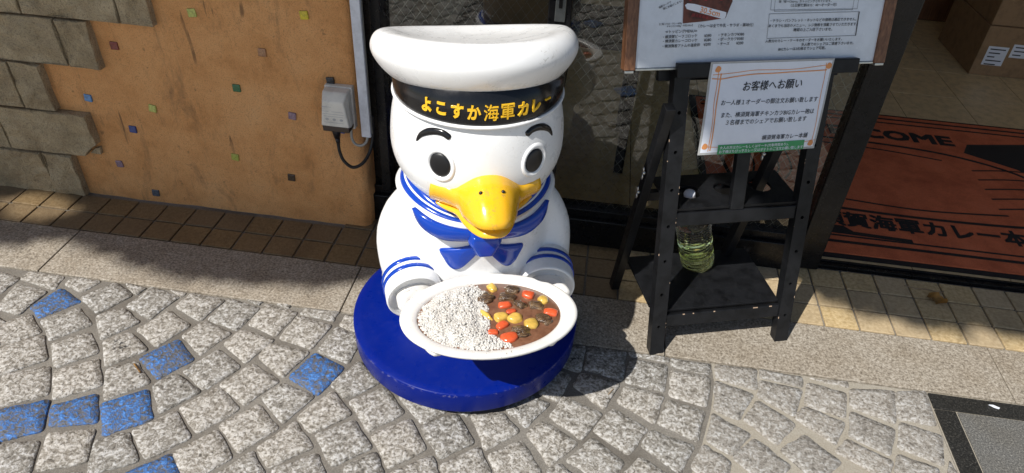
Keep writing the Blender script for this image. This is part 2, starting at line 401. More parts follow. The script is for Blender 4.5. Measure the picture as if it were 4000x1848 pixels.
# cobbled street: a mortar bed and the stones set in it (corner points in millimetres; first number 1 = blue)
pave = tag(obj('street_paving', box(-3.6, 1.03, -2.2, 1.474, -.028, -.0045), 'mortar'), kind='structure')
pale_poly = [(.335, 1.473), (.44, 1.473), (1.028, 1.473), (1.028, .4), (.24, .4), (.30, .95), (.335, 1.08), (.385, 1.19), (.415, 1.29), (.438, 1.40)]
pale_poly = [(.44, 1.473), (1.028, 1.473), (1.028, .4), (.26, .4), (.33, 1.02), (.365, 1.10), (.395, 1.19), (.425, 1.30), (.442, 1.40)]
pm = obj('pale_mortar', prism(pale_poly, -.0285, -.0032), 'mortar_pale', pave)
COB=[[0,-1775,1465,-1654,1438,-1664,1367,-1734,1381],[0,-1642,1471,-1531,1471,-1525,1411,-1648,1435],[0,-1641,1412,-1537,1396,-1552,1295,-1630,1307],[1,-1505,1419,-1416,1376,-1489,1294,-1541,1330],[0,-1505,1473,-1411,1471,-1440,1415,-1505,1437],[0,-1364,1473,-1286,1430,-1340,1342,-1424,1391],[0,-1335,1476,-1262,1467,-1275,1435,-1291,1442],[0,-1247,1474,-1148,1449,-1182,1348,-1275,1385],[0,-1193,1476,-1135,1469,-1143,1449,-1155,1456],[0,-1405,1352,-1330,1296,-1403,1219,-1476,1285],[0,-1282,1374,-1204,1330,-1270,1248,-1334,1328],[0,-1145,1388,-1058,1343,-1107,1251,-1194,1301],[0,-1522,1302,-1446,1242,-1523,1170,-1600,1224],[0,-1433,1232,-1367,1153,-1450,1078,-1518,1164],[0,-1317,1266,-1249,1200,-1327,1130,-1389,1205],[0,-1207,1285,-1125,1233,-1200,1159,-1258,1241],[1,-1061,1285,-984,1222,-1043,1143,-1127,1201],[0,-1634,1290,-1566,1259,-1582,1244,-1633,1252],[0,-1344,1131,-1289,1045,-1381,990,-1439,1081],[0,-1235,1179,-1174,1097,-1264,1033,-1318,1118],[0,-1129,1188,-1057,1127,-1139,1055,-1191,1148],[1,-1273,1027,-1230,939,-1311,895,-1374,975],[1,-1167,1067,-1116,985,-1220,954,-1254,1012],[1,-1049,1103,-989,1019,-1077,952,-1138,1039],[0,-1004,1166,-914,1122,-981,1039,-1045,1122],[0,-1217,910,-1180,824,-1241,799,-1302,882],[0,-1108,964,-1074,877,-1172,836,-1208,933],[0,-1023,970,-957,899,-1049,845,-1087,934],[0,-945,1052,-869,983,-940,908,-1016,976],[1,-891,932,-837,870,-929,833,-968,861],[0,-1068,848,-1010,793,-1113,762,-1136,821],[0,-1116,1471,-1010,1460,-1039,1367,-1135,1409],[0,-996,1471,-895,1448,-922,1351,-1019,1378],[0,-948,1478,-896,1476,-901,1460,-911,1461],[0,-882,1469,-779,1451,-804,1349,-896,1379],[0,-861,1479,-808,1480,-811,1464,-836,1469],[0,-764,1475,-661,1478,-664,1434,-766,1446],[0,-771,1438,-663,1418,-687,1320,-787,1342],[0,-635,1468,-569,1463,-571,1402,-640,1424],[0,-1026,1367,-930,1336,-976,1243,-1059,1301],[0,-904,1353,-802,1334,-843,1238,-931,1294],[0,-805,1318,-688,1306,-725,1207,-817,1264],[0,-644,1413,-554,1391,-569,1288,-665,1315],[1,-669,1304,-575,1267,-612,1165,-706,1210],[0,-934,1269,-850,1219,-907,1130,-991,1181],[0,-821,1236,-729,1191,-783,1101,-874,1152],[0,-714,1186,-619,1159,-665,1064,-750,1132],[0,-540,1296,-463,1237,-534,1166,-589,1205],[0,-873,1144,-792,1086,-859,999,-940,1064],[0,-748,1108,-671,1047,-736,962,-816,1029],[0,-577,1183,-505,1120,-584,1048,-636,1086],[0,-446,1221,-374,1149,-447,1076,-522,1158],[0,-817,1014,-745,945,-815,868,-886,932],[0,-636,1072,-566,1006,-647,935,-697,983],[0,-492,1102,-425,1031,-502,963,-571,1043],[0,-705,972,-649,916,-704,852,-765,889],[0,-550,991,-509,937,-589,871,-638,932],[0,-364,1239,-265,1176,-320,1123,-400,1197],[0,-354,1131,-293,1050,-369,983,-436,1066],[0,-239,1168,-179,1089,-252,1030,-319,1112],[0,-276,1249,-199,1201,-211,1166,-240,1176],[0,-122,1192,-71,1143,-148,1073,-201,1172],[0,-273,1033,-243,978,-321,921,-361,967],[0,-164,1079,-122,1009,-215,960,-247,1009],[0,-412,1021,-374,963,-448,903,-472,970],[0,-78,1264,-3,1245,-56,1158,-116,1206],[0,-14,1186,78,1133,14,1055,-51,1139],[0,31,1275,136,1236,87,1146,2,1203],[0,74,1367,179,1347,140,1254,55,1319],[0,90,1469,195,1470,186,1362,82,1385],[0,-7,1374,47,1348,17,1256,-36,1276],[0,207,1474,316,1471,314,1454,209,1457],[0,210,1443,312,1441,300,1342,198,1358],[0,197,1344,300,1329,272,1230,176,1284],[0,326,1471,435,1466,429,1428,327,1440],[0,325,1425,431,1415,412,1312,317,1332],[0,312,1314,407,1290,381,1192,283,1232],[0,164,1257,255,1208,206,1122,118,1179],[0,115,1155,196,1095,152,1030,56,1077],[0,265,1206,372,1177,333,1088,240,1154],[0,-63,1115,-2,1033,-79,961,-137,1059],[0,38,1067,82,1033,36,975,2,1028],[0,237,1119,309,1075,249,1012,185,1053],[0,16,1462,80,1470,71,1372,7,1385],[0,398,1185,461,1144,438,1044,362,1111],[0,453,1469,566,1472,556,1395,449,1418],[0,577,1474,690,1466,683,1427,574,1441],[0,445,1407,545,1375,497,1281,434,1305],[0,570,1430,682,1417,645,1320,557,1370],[0,428,1290,522,1237,466,1164,406,1199],[0,554,1356,643,1293,585,1218,509,1283],[0,529,1225,610,1158,545,1092,468,1158],[0,678,1357,776,1321,735,1244,646,1315],[0,662,1260,738,1191,666,1116,593,1201],[0,704,1447,803,1427,781,1338,681,1364],[0,819,1443,940,1458,911,1343,807,1380],[0,945,1456,1029,1473,1021,1356,924,1362],[0,803,1364,905,1323,869,1235,779,1279],[0,927,1349,1025,1323,997,1226,898,1264],[0,771,1267,873,1216,837,1159,732,1220],[0,892,1242,982,1212,961,1167,867,1183],[0,1018,1244,1025,1208,1011,1175,999,1201],[0,713,1467,817,1471,812,1449,753,1456]]
def stone_mesh(q, c, h=.0, rough=1.0):
    """rounded, slightly domed, uneven sett with corners q round centre c"""
    P = [Vector((x-c[0], y-c[1], 0)) for x, y in q]
    A = sum(P[i].x*P[(i+1) % 4].y - P[(i+1) % 4].x*P[i].y for i in range(4))
    if A < 0: P.reverse()
    ring = []
    for i in range(4):
        a, b, d = P[i-1], P[i], P[(i+1) % 4]
        ea = (a-b); ed = (d-b); r = min(.009, ea.length*.16, ed.length*.16)
        p0 = b+ea.normalized()*r; p2 = b+ed.normalized()*r
        ring += [p0, (p0+p2+b*1.3)/3.3, p2]
        for t in (.33, .67):
            m = p2.lerp(d-ed.normalized()*r, t); nrm = Vector((ed.y, -ed.x, 0)).normalized()
            ring.append(m + nrm*random.uniform(-.0035, .0025)*rough)
    n = len(ring); V = []; sx, sy = random.uniform(0, 50), random.uniform(0, 50)
    def hz(p, k): return noise.noise(Vector((p.x*38+sx, p.y*38+sy, k)))*.0022*rough
    for s, z in ((1.085, -.022), (1.08, h-.0035), (1.05, h-.0004), (.62, h+.0003), (.28, h+.0005)):
        for p in ring: V.append((p.x*s, p.y*s, z + (hz(p*s, 0) if z > h-.002 else 0)))
    V.append((0, 0, h+.0005+hz(Vector((0, 0, 0)), 0)))
    F = [(i*n+j, i*n+(j+1) % n, (i+1)*n+(j+1) % n, (i+1)*n+j) for i in range(4) for j in range(n)] + [(4*n+j, 4*n+(j+1) % n, 5*n) for j in range(n)]
    return V, F
centres = []
for row in COB:
    q = [(row[1+2*i]/1000, row[2+2*i]/1000) for i in range(4)]
    c = (sum(p[0] for p in q)/4, sum(p[1] for p in q)/4); centres.append(c)
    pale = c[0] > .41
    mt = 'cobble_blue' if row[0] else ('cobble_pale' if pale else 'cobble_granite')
    vf = stone_mesh(q, c, random.uniform(-.0006, .0014), .8)
    o = obj('cobble', vf, mt, pave, smooth=True, fix=False); o.location = (c[0], c[1], 0)
# the same paving carried on past the picture's edge, in curved courses
fill = []
for i in range(-14, 34):
    for j in range(-22, 20):
        R = .5 + .116*i; a = rad(-62) + j*.116/max(R, .6) + (.5 if i % 2 else 0)*.116/max(R, .6)
        x = -1.9 + R*math.cos(a); y = 1.9 + R*math.sin(a)
        if R < .5 or not (-3.55 < x < .97 and -2.1 < y < 1.40): continue
        yb = .814 + (x+1.245)*.1738                        # lower edge of the photograph on the ground
        inframe = y > yb - .035 and x > -1.245 - (y-.814)*.885 - .02
        if inframe and math.hypot(x+.271, y-1.463) > .26: continue
        if any(math.hypot(x-c[0], y-c[1]) < .092 for c in centres): continue
        if any(math.hypot(x-c[0], y-c[1]) < .088 for c, _ in fill): continue
        fill.append(((x, y), a))
fill.sort(key=lambda f: math.hypot(f[0][0]+.1, f[0][1]-1.0))
rest = []
for k, ((x, y), a) in enumerate(fill):
    w, h = random.uniform(.044, .049), random.uniform(.044, .049)
    q = []
    for u, v in ((-w, -h), (w, -h), (w, h), (-w, h)):
        u += random.uniform(-.005, .005); v += random.uniform(-.005, .005)
        q.append((x+u*math.cos(a)-v*math.sin(a), y+u*math.sin(a)+v*math.cos(a)))
    vf = stone_mesh(q, (x, y), random.uniform(-.001, .0015), .8)
    if k < 190:
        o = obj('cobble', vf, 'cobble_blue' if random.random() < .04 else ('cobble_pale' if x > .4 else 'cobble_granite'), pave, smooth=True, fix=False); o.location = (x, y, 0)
    else: rest.append(([(p[0]+x, p[1]+y, p[2]) for p in vf[0]], vf[1]))
if rest: tag(obj('distant_cobbles', join(*rest), 'cobble_granite', pave, smooth=True, fix=False), kind='stuff')

# granite kerb band
kerb = tag(obj('kerb_band', box(-4.6, 4.2, 1.4745, 1.690, -.028, -.006), 'mortar'), kind='structure')
xs = [-1.62+.964*k for k in range(-3, 7)]
for a, b in zip(xs, xs[1:]):
    o = obj('granite_slab', bbox(a+.0018, b-.0018, 1.4765, 1.6885, -.024, .002 + random.uniform(-.0008, .0008), .0025), 'granite_slab', kerb)
# entrance tiles
tiles = tag(obj('tiled_entrance', box(-3.5, 3.4, 1.6905, 1.985, -.028, -.005), 'mortar'), kind='structure')
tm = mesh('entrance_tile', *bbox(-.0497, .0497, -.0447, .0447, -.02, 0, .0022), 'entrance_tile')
tw = mesh('entrance_tile_worn_shaded', *bbox(-.0497, .0497, -.0447, .0447, -.02, 0, .0022), 'entrance_tile_worn_shaded')
for k in range(-33, 16):
    for r, yc in enumerate((1.7385, 1.8345, 1.9305)):
        x = .8 + .1055*(k+.5)
        if x < -2.75 or x > 2.3 or (r == 2 and x < -.74): continue
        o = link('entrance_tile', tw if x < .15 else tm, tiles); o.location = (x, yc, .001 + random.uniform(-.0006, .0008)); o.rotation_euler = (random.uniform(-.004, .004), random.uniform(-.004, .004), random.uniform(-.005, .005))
# dark granite field at the right
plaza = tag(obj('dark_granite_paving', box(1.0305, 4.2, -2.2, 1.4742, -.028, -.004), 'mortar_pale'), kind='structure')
for k, (a, b) in enumerate(((1.034, 1.9), (1.904, 2.8))): obj('granite_slab', bbox(a, b, 1.4165, 1.4695, -.02, .0005, .001), 'granite_black', plaza)
for a, b in ((.62, 1.4125), (-.2, .616)): obj('granite_slab', bbox(1.034, 1.0895, a, b, -.02, .0005, .001), 'granite_black', plaza)
for i in range(2):
    for j in range(2): obj('granite_slab', bbox(1.0945+i*.604, 1.0945+i*.604+.6, 1.4125-(j+1)*.604+.004, 1.4125-j*.604, -.02, .0, .001), 'granite_grey', plaza)

# ================================================================== ORANGE WALL
wall = tag(empty('plaster_wall', (-2.1, 1.9, 0)), 'rough orange plastered wall with sandstone blocks and coloured glass chips', 'wall')
W = Vector((-2.1, 1.9, 0))
def on_wall(vf): return [tuple(Vector(p)-W) for p in vf[0]], vf[1]
def plaster_face():
    x0, x1, z0, z1 = -4.4, -.69, -.004, 3.2; nx, nz = 150, 110
    V = []; F = []
    for j in range(nz+1):
        z = z0 + (z1-z0)*(j/nz)**1.6
        for i in range(nx+1):
            x = x0 + (x1-x0)*(1-(1-i/nx)**1.5)
            e = max(0, (x-(x1-.025))/.025); d = .018*e**2.2
            w = .006*noise.noise(Vector((x*5, z*5, 1))) + .003*noise.noise(Vector((x*14, z*14, 4)))
            xx = x + (0.010*noise.noise(Vector((2, z*7, 3))) if i == nx else 0)
            V.append((xx - x1 + x1, 1.9 + d + w, z))
    n = nx+1
    F = [(j*n+i, j*n+i+1, (j+1)*n+i+1, (j+1)*n+i) for j in range(nz) for i in range(nx)]
    b = len(V)                                              # right return of the wall
    for j in range(nz+1):
        p = V[j*n+nx]; V.append((p[0]+.002, 2.2, p[2]))
    F += [(j*n+nx, b+j, b+j+1, (j+1)*n+nx) for j in range(nz)]
    return V, F
obj('plaster', on_wall(plaster_face()), 'orange_plaster', wall, smooth=True)
STN = [[(-1.765, .728), (-1.692, .729), (-1.713, .66), (-1.795, .657)], [(-1.699, .734), (-1.385, .763), (-1.395, .661), (-1.712, .658)], [(-1.383, .763), (-1.279, .773), (-1.29, .661), (-1.393, .66)]]
courses = [  # z0, z1, x edges from the right
    (.661, .815, [-1.288, -1.391, -1.704, -1.86, -2.2]), (.502, .653, [-1.502, -1.609, -1.88, -2.1, -2.3]), (.336, .493, [-1.713, -1.822, -1.99, -2.2]),
    (.169, .329, [None, -1.937, -2.12, -2.3]), (-.003, .161, [-1.720, -1.833, -2.08, -2.25]), (.823, .98, [-1.47, -1.62, -1.9, -2.2]), (.988, 1.14, [-1.3, -1.58, -1.7, -2.1])]
def block(poly, seed):
    """split-faced block on the wall: outline poly in x, z"""
    bm = bmesh.new(); n = len(poly)
    fr = [bm.verts.new((x + random.uniform(-.0015, .0015), 1.874, z + random.uniform(-.0015, .0015))) for x, z in poly]
    f = bm.faces.new(fr)
    ext = bmesh.ops.extrude_face_region(bm, geom=[f]); vs = [g for g in ext['geom'] if isinstance(g, bmesh.types.BMVert)]
    for v in vs: v.co.y = 1.915
    bmesh.ops.recalc_face_normals(bm, faces=bm.faces)
    ff = [q for q in bm.faces if abs(q.normal.y) > .9 and q.calc_center_median().y < 1.88]
    bmesh.ops.bevel(bm, geom=[e for q in ff for e in q.edges], offset=.0022, segments=1, affect='EDGES')
    ff = [q for q in bm.faces if abs(q.normal.y) > .9 and q.calc_center_median().y < 1.88]
    bmesh.ops.triangulate(bm, faces=ff)
    for _ in range(3):
        ed = [e for e in bm.edges if all(v.co.y < 1.8755 for v in e.verts) and e.calc_length() > .02]
        if ed: bmesh.ops.subdivide_edges(bm, edges=ed, cuts=1, use_grid_fill=False)
        bmesh.ops.triangulate(bm, faces=bm.faces)
    for v in bm.verts:
        if v.co.y < 1.8755:
            v.co.y += .011*noise.noise(Vector((v.co.x*11, v.co.z*11, seed))) + .006*noise.noise(Vector((v.co.x*33, v.co.z*33, seed+9)))
    bm.verts.index_update(); r = ([tuple(v.co) for v in bm.verts], [tuple(v.index for v in q.verts) for q in bm.faces]); bm.free(); return r
k = 0
for z0, z1, xe in courses:
    if xe[0] is None:                                       # the course with the broken corner
        xe = xe[1:]; k += 1
        obj('sandstone_block', on_wall(block([(-1.934, .169), (-1.664, .172), (-1.650, .190), (-1.636, .205), (-1.611, .22), (-1.613, .331), (-1.934, .327)], k)), 'sandstone', wall)
        rub = bevelled(prism([(-1.656, .176), (-1.615, .176), (-1.612, .205), (-1.632, .198)], 0, .02), .003)
        obj('rubble', on_wall(([(x, 1.888+z, y) for x, y, z in rub[0]], rub[1])), 'sandstone', wall)
    for a, b in zip(xe, xe[1:]):
        k += 1; s = random.uniform(-.002, .002)
        obj('sandstone_block', on_wall(block([(b+.0025, z0), (a-.0025, z0+s), (a-.0025, z1), (b+.0025, z1-s)], k)), 'sandstone', wall)
MOS = [(-1.171, .707, 'ygreen'), (-.83, .733, 'yellow'), (-1.451, .577, 'red'), (-.976, .606, 'clear'), (-.773, .538, 'black'), (-1.6, .385, 'sky'), (-1.382, .374, 'ygreen'), (-1.081, .478, 'green'), (-.912, .403, 'mauve'), (-1.476, .285, 'navy'), (-1.135, .223, 'ygreen'), (-1.565, .141, 'mauve'), (-.948, .17, 'brown'), (-1.463, .035, 'slate'), (-.758, .374, 'blue')]
mt = bevelled(box(-.0125, .0125, -.004, .02, -.0125, .0125), .002)
for i, (x, z, c) in enumerate(MOS):
    yy = 1.8992 + .006*noise.noise(Vector((x*5, z*5, 1))) + .003*noise.noise(Vector((x*14, z*14, 4)))
    o = obj('glass_chip', mt, 'mosaic_'+c, wall); o.location = Vector((x, yy, z))-W
    o.rotation_euler = (random.uniform(-.08, .08), random.choice([.05, -.1, .12, -.35 if c == 'navy' else .02, .3 if c in ('mauve', 'brown') else 0]), random.uniform(-.08, .08))

# ================================================================== SHOP FRONT
shop = tag(empty('shop_window', (0, 1.985, 0)), 'black framed wired glass shop front behind the statue and stand', 'window')
def on_shop(vf): return [(p[0], p[1]-1.985, p[2]) for p in vf[0]], vf[1]
obj('sill', on_shop(bbox(-.688, .745, 1.945, 2.03, .0, .105, .003)), 'metal_black', shop)
obj('sill_ledge', on_shop(bbox(-.686, .744, 1.962, 2.02, .106, .135, .002)), 'metal_black', shop)
obj('frame_post', on_shop(bbox(-.650, -.618, 1.935, 2.03, .136, 2.2, .003)), 'metal_black', shop)
obj('frame_post', on_shop(bbox(-.689, -.651, 1.985, 2.03, .106, 2.2, .003)), 'metal_black', shop)
st = obj('stile', on_shop(bbox(-.142, -.076, 1.972, 2.012, .136, 2.2, .003)), 'metal_black', shop)
obj('latch_plate', on_shop(bbox(-.122, -.092, 1.966, 1.971, .76, .90, .002)), 'silver_latch', st)
obj('latch_slot', on_shop(bbox(-.112, -.102, 1.962, 1.9655, .80, .87, .001)), 'metal_black', st)
for a, b in ((-.617, -.143), (-.075, .744)): obj('glass_pane', on_shop(([(a, 1.985, .136), (b, 1.985, .136), (b, 1.985, 2.2), (a, 1.985, 2.2)], [(0, 1, 2, 3)])), 'window_glass', shop, fix=False)
def wires():
    out = []; s = .0235
    for a, b in ((-.617, -.143), (-.075, .744)):
        h = 1.25-.136
        for sg in (1, -1):
            c = a - h if sg > 0 else a
            x = c
            while x < b + (h if sg < 0 else 0):
                # line x = x0 + sg*0.75*(z-.136)
                p = [(x + sg*.75*t, .136+t) for t in (0, h)]
                t0, t1 = 0, h
                if sg > 0: t0 = max(t0, (a-x)/.75); t1 = min(t1, (b-x)/.75)
                else: t0 = max(t0, (x-b)/.75); t1 = min(t1, (x-a)/.75)
                if t1 > t0:
                    p, q = (x+sg*.75*t0, .136+t0), (x+sg*.75*t1, .136+t1); w = .00042
                    V = [(p[0]-w, 1.9883, p[1]), (p[0]+w, 1.9883, p[1]), (q[0]+w, 1.9883, q[1]), (q[0]-w, 1.9883, q[1]), (p[0], 1.9892, p[1]), (q[0], 1.9892, q[1])]
                    out.append((V, [(0, 1, 2, 3), (0, 3, 5, 4), (1, 4, 5, 2)]))
                x += s*1.25
    return join(*out)
tag(obj('wire_mesh', on_shop(wires()), 'steel', shop, fix=False), kind='stuff')
# door: heavy stile, glass leaf slid behind it, floor rail
door = tag(empty('sliding_door', (.78, 1.985, 0)), 'black metal sliding door stile with floor rail at the open entrance', 'door')
def on_door(vf): return [(p[0]-.78, p[1]-1.985, p[2]) for p in vf[0]], vf[1]
obj('door_stile', on_door(bbox(.747, .826, 1.958, 2.02, .006, 2.2, .004)), 'metal_black', door)
obj('stile_groove', on_door(bbox(.7475, .7625, 1.9515, 1.9575, .02, 2.2, .001)), 'metal_black', door)
obj('floor_rail', on_door(join(bbox(.827, 3.3, 1.986, 1.998, -.004, .010, .001), bbox(.827, 3.3, 1.999, 2.012, -.004, .004, .001), bbox(.827, 3.3, 2.013, 2.022, -.004, .010, .001))), 'metal_black', door)
obj('floor_rail_strip', on_door(bbox(.83, 3.3, 2.0225, 2.029, -.004, .0045, .001)), 'aluminium', door)

# building above and beside (carries the opening)
bld = tag(empty('shop_building', (1.3, 2.1, 0)), 'dark shop building above and around the open doorway', 'building')
def on_b(vf): return [(p[0]-1.3, p[1]-2.1, p[2]) for p in vf[0]], vf[1]
obj('header', on_b(box(-.688, 3.6, 1.95, 2.1, 2.2, 3.2)), 'header_panel', bld)
obj('side_pier', on_b(box(3.2, 3.6, 1.95, 2.1, 0, 2.199)), 'header_panel', bld)
# interior
flo = tag(obj('shop_floor', box(-.75, 3.5, 2.03, 6.0, -.028, -.002), 'floor_joint'), kind='structure')
ft = mesh('floor_tile', *bbox(-.1585, .1585, -.1585, .1585, -.02, 0, .0012), 'floor_tile')
for i in range(-5, 6):
    for j in range(-4, 6):
        x = 1.48 + .32*(i+.5); y = 3.49 + .32*(j+.5)
        if y < 2.18: continue
        o = link('floor_tile', ft, flo); o.location = (x, y, .0)
for i in range(-5, 6): obj('floor_tile', bbox(1.48+.32*i+.0015, 1.48+.32*(i+1)-.0015, 2.032, 2.2085, -.02, 0, .0012), 'floor_tile', flo)
tag(obj('shop_inner_walls', join(box(-.76, -.7, 2.21, 6, 0, 2.6), box(3.5, 3.56, 2.11, 6, 0, 2.6), box(-.76, 3.56, 6.001, 6.06, 0, 2.6)), 'inner_wall'), kind='structure')
tag(obj('shop_ceiling', box(-.76, 3.56, 2.101, 6.06, 2.601, 2.66), 'ceiling_paint'), kind='structure')

# ================================================================== STATUE
YAW = rad(17.5)
statue = tag(empty('bird_statue', (-.25, 1.459, 0), YAW), 'white bird statue in a sailor cap and blue collar holding a plate of curry rice', 'statue')
def S(l, f, z): return (l, -f, z)
def SV(pts): return [S(*p) for p in pts]
def mirror(vf): return [(-x, y, z) for x, y, z in vf[0]], [tuple(reversed(f)) for f in vf[1]]
# base disc on little feet
BC = (-.0188, .0101)
bd = lathe([(.298, .0275), (.3125, .0285), (.3135, .031), (.3153, .088), (.3147, .0925), (.3125, .0945), (.29, .0952), (.15, .0955), (.02, .0955)], 96)
base = obj('base', ([(x+BC[0], y+BC[1], z) for x, y, z in bd[0]], bd[1]), 'base_blue', statue, smooth=True)
base.data.set_sharp_from_angle(angle=rad(50))
for a in (-96, -6, 84, 174):
    ft_ = lathe([(.010, 0), (.013, .002), (.013, .010), (.009, .014), (.006, .0274)], 14)
    obj('foot', ([(x+BC[0]+.268*math.cos(rad(a)), y+BC[1]+.268*math.sin(rad(a)), z+.001) for x, y, z in ft_[0]], ft_[1]), 'rubber', base, smooth=True)
# body and sleeves, one surface
TOR = [(.085, .19, .13, .17), (.15, .20, .138, .178), (.2, .205, .14, .18), (.3, .203, .143, .185), (.36, .196, .146, .18), (.42, .187, .151, .175), (.48, .178, .154, .17), (.53, .163, .148, .155), (.565, .135, .125, .125)]
def torso_dim(z):
    for a, b in zip(TOR, TOR[1:]):
        if a[0] <= z <= b[0]:
            t = (z-a[0])/(b[0]-a[0]); return [a[i]*(1-t)+b[i]*t for i in (1, 2, 3)]
    return TOR[-1][1:] if z > TOR[-1][0] else TOR[0][1:]
def torso_f(l, z):
    rx, fr, bk = torso_dim(z); return fr*math.sqrt(max(0, 1-(l/rx)**2))
rings = []
for z, rx, fr, bk in TOR:
    rings.append([S(rx*math.sin(t), (fr if math.cos(t) > 0 else bk)*math.cos(t), z) for t in [2*math.pi*k/40 for k in range(40)]])
arms = []
for s in (-1, 1):
    pts = spline([(s*.125, .01, .50), (s*.160, -.01, .45), (s*.184, .0, .385), (s*.183, .03, .325), (s*.170, .085, .305), (s*.166, .118, .304)], 14)
    rr = [.055, .058, .062, .065, .067, .068, .068, .067, .066, .066, .066, .066, .066, .066]
    arms.append(tube([S(*p) for p in pts], rr, 18))
remesh('body', join(loft(rings), *arms), 'statue_white', statue, .0065, 14)
# cuffs with two stripes, hollow end
for s in (-1, 1):
    p0 = Vector(S(s*.177, .055, .313)); p1 = Vector(S(s*.164, .158, .304)); d = (p1-p0).normalized()
    u = d.cross(Vector((0, 0, 1))).normalized(); v = u.cross(d)
    def ring(t, r): return [p0 + d*t + (u*math.cos(a)+v*math.sin(a))*r for a in [2*math.pi*k/40 for k in range(40)]]
    L = (p1-p0).length
    cuff = obj('cuff', loft([ring(0, .064), ring(.012, .0685), ring(.05, .070), ring(L-.006, .0715), ring(L, .0705), ring(L+.001, .067), ring(L-.004, .062), ring(L-.012, .056), ring(L-.016, .02)]), 'statue_white', statue, smooth=True)
    for t0 in (.030, .054):
        obj('stripe', loft([ring(t0-.001, .066), ring(t0, .0708+.02*t0), ring(t0+.002, .0722+.02*t0), ring(t0+.010, .0726+.02*t0), ring(t0+.012, .0715+.02*t0), ring(t0+.013, .066)], caps=False), 'statue_blue', cuff, smooth=True)
    hp = spline([(s*.165, .13, .303), (s*.166, .18, .312), (s*.156, .245, .319), (s*.142, .305, .319), (s*.122, .362, .318)], 14)
    hv = tube([S(*p) for p in hp], [.046, .047, .046, .045, .043, .041, .039, .037, .035, .033, .030, .026, .022, .015], 20)
    hv = ([(x, y, .315+(z-.315)*.62) for x, y, z in hv[0]], hv[1])
    th = tube([S(*p) for p in spline([(s*.15, .15, .315), (s*.185, .19, .330), (s*.200, .225, .338)], 7)], [.022, .022, .02, .018, .016, .014, .009], 14)
    remesh('hand', join(hv, th), 'plate_white', statue, .004, 6)
# head: an egg that narrows into the cap
HC, HX, HY = .675, .2, .198
def head_f(l, z):
    rz = .28 if z > HC else .17
    return .012 + HY*math.sqrt(max(0, 1-(l/HX)**2-((z-HC)/rz)**2))
def head_n(l, z):
    rz = .28 if z > HC else .17; f = head_f(l, z)-.012
    return Vector((l/HX**2, f/HY**2, (z-HC)/rz**2)).normalized()
def on_head(l, z, off):
    n = head_n(l, z); return S(l+n.x*off, head_f(l, z)+n.y*off, z+n.z*off)
hr = []
for i in range(29):
    z = .508 + (.86-.508)*i/28; rz = .28 if z > HC else .17; k = math.sqrt(max(.01, 1-((z-HC)/rz)**2))
    hr.append([S(HX*k*math.sin(t), .012+HY*k*math.cos(t), z) for t in [2*math.pi*j/56 for j in range(56)]])
head = obj('head', loft(hr), 'statue_white', statue, smooth=True)
# eyes: raised rim with a black dome inside
for s in (-1, 1):
    def ering(k, off, n=32): return [on_head(s*.101 + k*.0205*math.cos(t), .6965 + k*.0270*math.sin(t), off) for t in [2*math.pi*j/n for j in range(n)]]
    obj('eye_rim', loft([ering(1.56, -.003), ering(1.48, .0012), ering(1.36, .0036), ering(1.2, .0036), ering(1.08, .0014), ering(1.0, -.002)], caps=False), 'statue_white', statue, smooth=True)
    obj('eye', loft([ering(1.08, -.003), ering(1.0, .0012), ering(.85, .0028), ering(.6, .0040), ering(.3, .0048), ering(.04, .0050)]), 'eye_black', statue, smooth=True)
    bp = spline([(s*.148, .731, 0), (s*.136, .752, 0), (s*.116, .766, 0), (s*.094, .7685, 0), (s*.0785, .7605, 0)], 22)
    rg = []
    for i, p in enumerate(bp):
        t = (bp[min(i+1, 21)]-bp[max(i-1, 0)]).normalized(); nn = Vector((-t.y, t.x, 0))
        q = i/21; w = .0075*(.12+.88*min(1, q*2.2)**.8) if q < .9 else .0075*max(.15, math.sqrt(max(0, 1-((q-.9)/.1)**2)))
        rg.append([on_head(p.x+nn.x*w*math.cos(a), p.y+nn.y*w*math.cos(a), -.002+.0062*max(0, math.sin(a))**.7*min(1, w/.005) - (.003 if math.sin(a) < 0 else 0)) for a in [2*math.pi*j/12 for j in range(12)]])
    obj('eyebrow', loft(rg), 'statue_black', statue, smooth=True)
# beak
def sym(P, s):
    """half-curve P (lateral, forward, height) sampled at signed s"""
    q = spline(P, 101)[int(round(abs(s)*100))]; return Vector((math.copysign(q.x, s) if abs(s) > 1e-6 else 0, q.y, q.z))
BT = [(0, .205, .685), (.020, .204, .682), (.038, .200, .673), (.055, .195, .659), (.073, .184, .645), (.093, .172, .648), (.112, .159, .650)]
BE = [(0, .318, .620), (.024, .312, .618), (.044, .286, .611), (.059, .242, .602), (.068, .202, .597), (.090, .168, .587), (.115, .149, .587)]
BM = [(0, .279, .675), (.024, .276, .673), (.046, .262, .662), (.063, .238, .647), (.077, .214, .636), (.100, .201, .630), (.126, .186, .626)]
rings = []
NS = 48
for i in range(NS+1):
    s = -1 + 2*i/NS; b, e, m = sym(BT, s), sym(BE, s), sym(BM, s); pts = [Vector((b.x*.9, b.y-.05, b.z-.004)), b]
    for t in [k/9 for k in range(1, 9)]: pts.append(b*(1-t)**2 + m*2*t*(1-t) + e*t*t)
    pts += [e, Vector((e.x*.97, e.y-.008, e.z-.004)), Vector((e.x*.9, e.y-.03, e.z-.001)), Vector((b.x*.85, b.y-.06, e.z+.006))]
    if abs(s) > .999:
        c = sum(pts, Vector())/len(pts); pts = [c+(p-c)*.90 + Vector((math.copysign(.006, s), 0, 0)) for p in pts]
    rings.append([S(*p) for p in pts])
upper = obj('upper_beak', loft(rings), 'statue_yellow', statue, smooth=True)
LE = [(0, .303, .586), (.023, .296, .584), (.042, .270, .580), (.057, .231, .576), (.069, .195, .576), (.092, .166, .572), (.108, .150, .577)]
rings = []
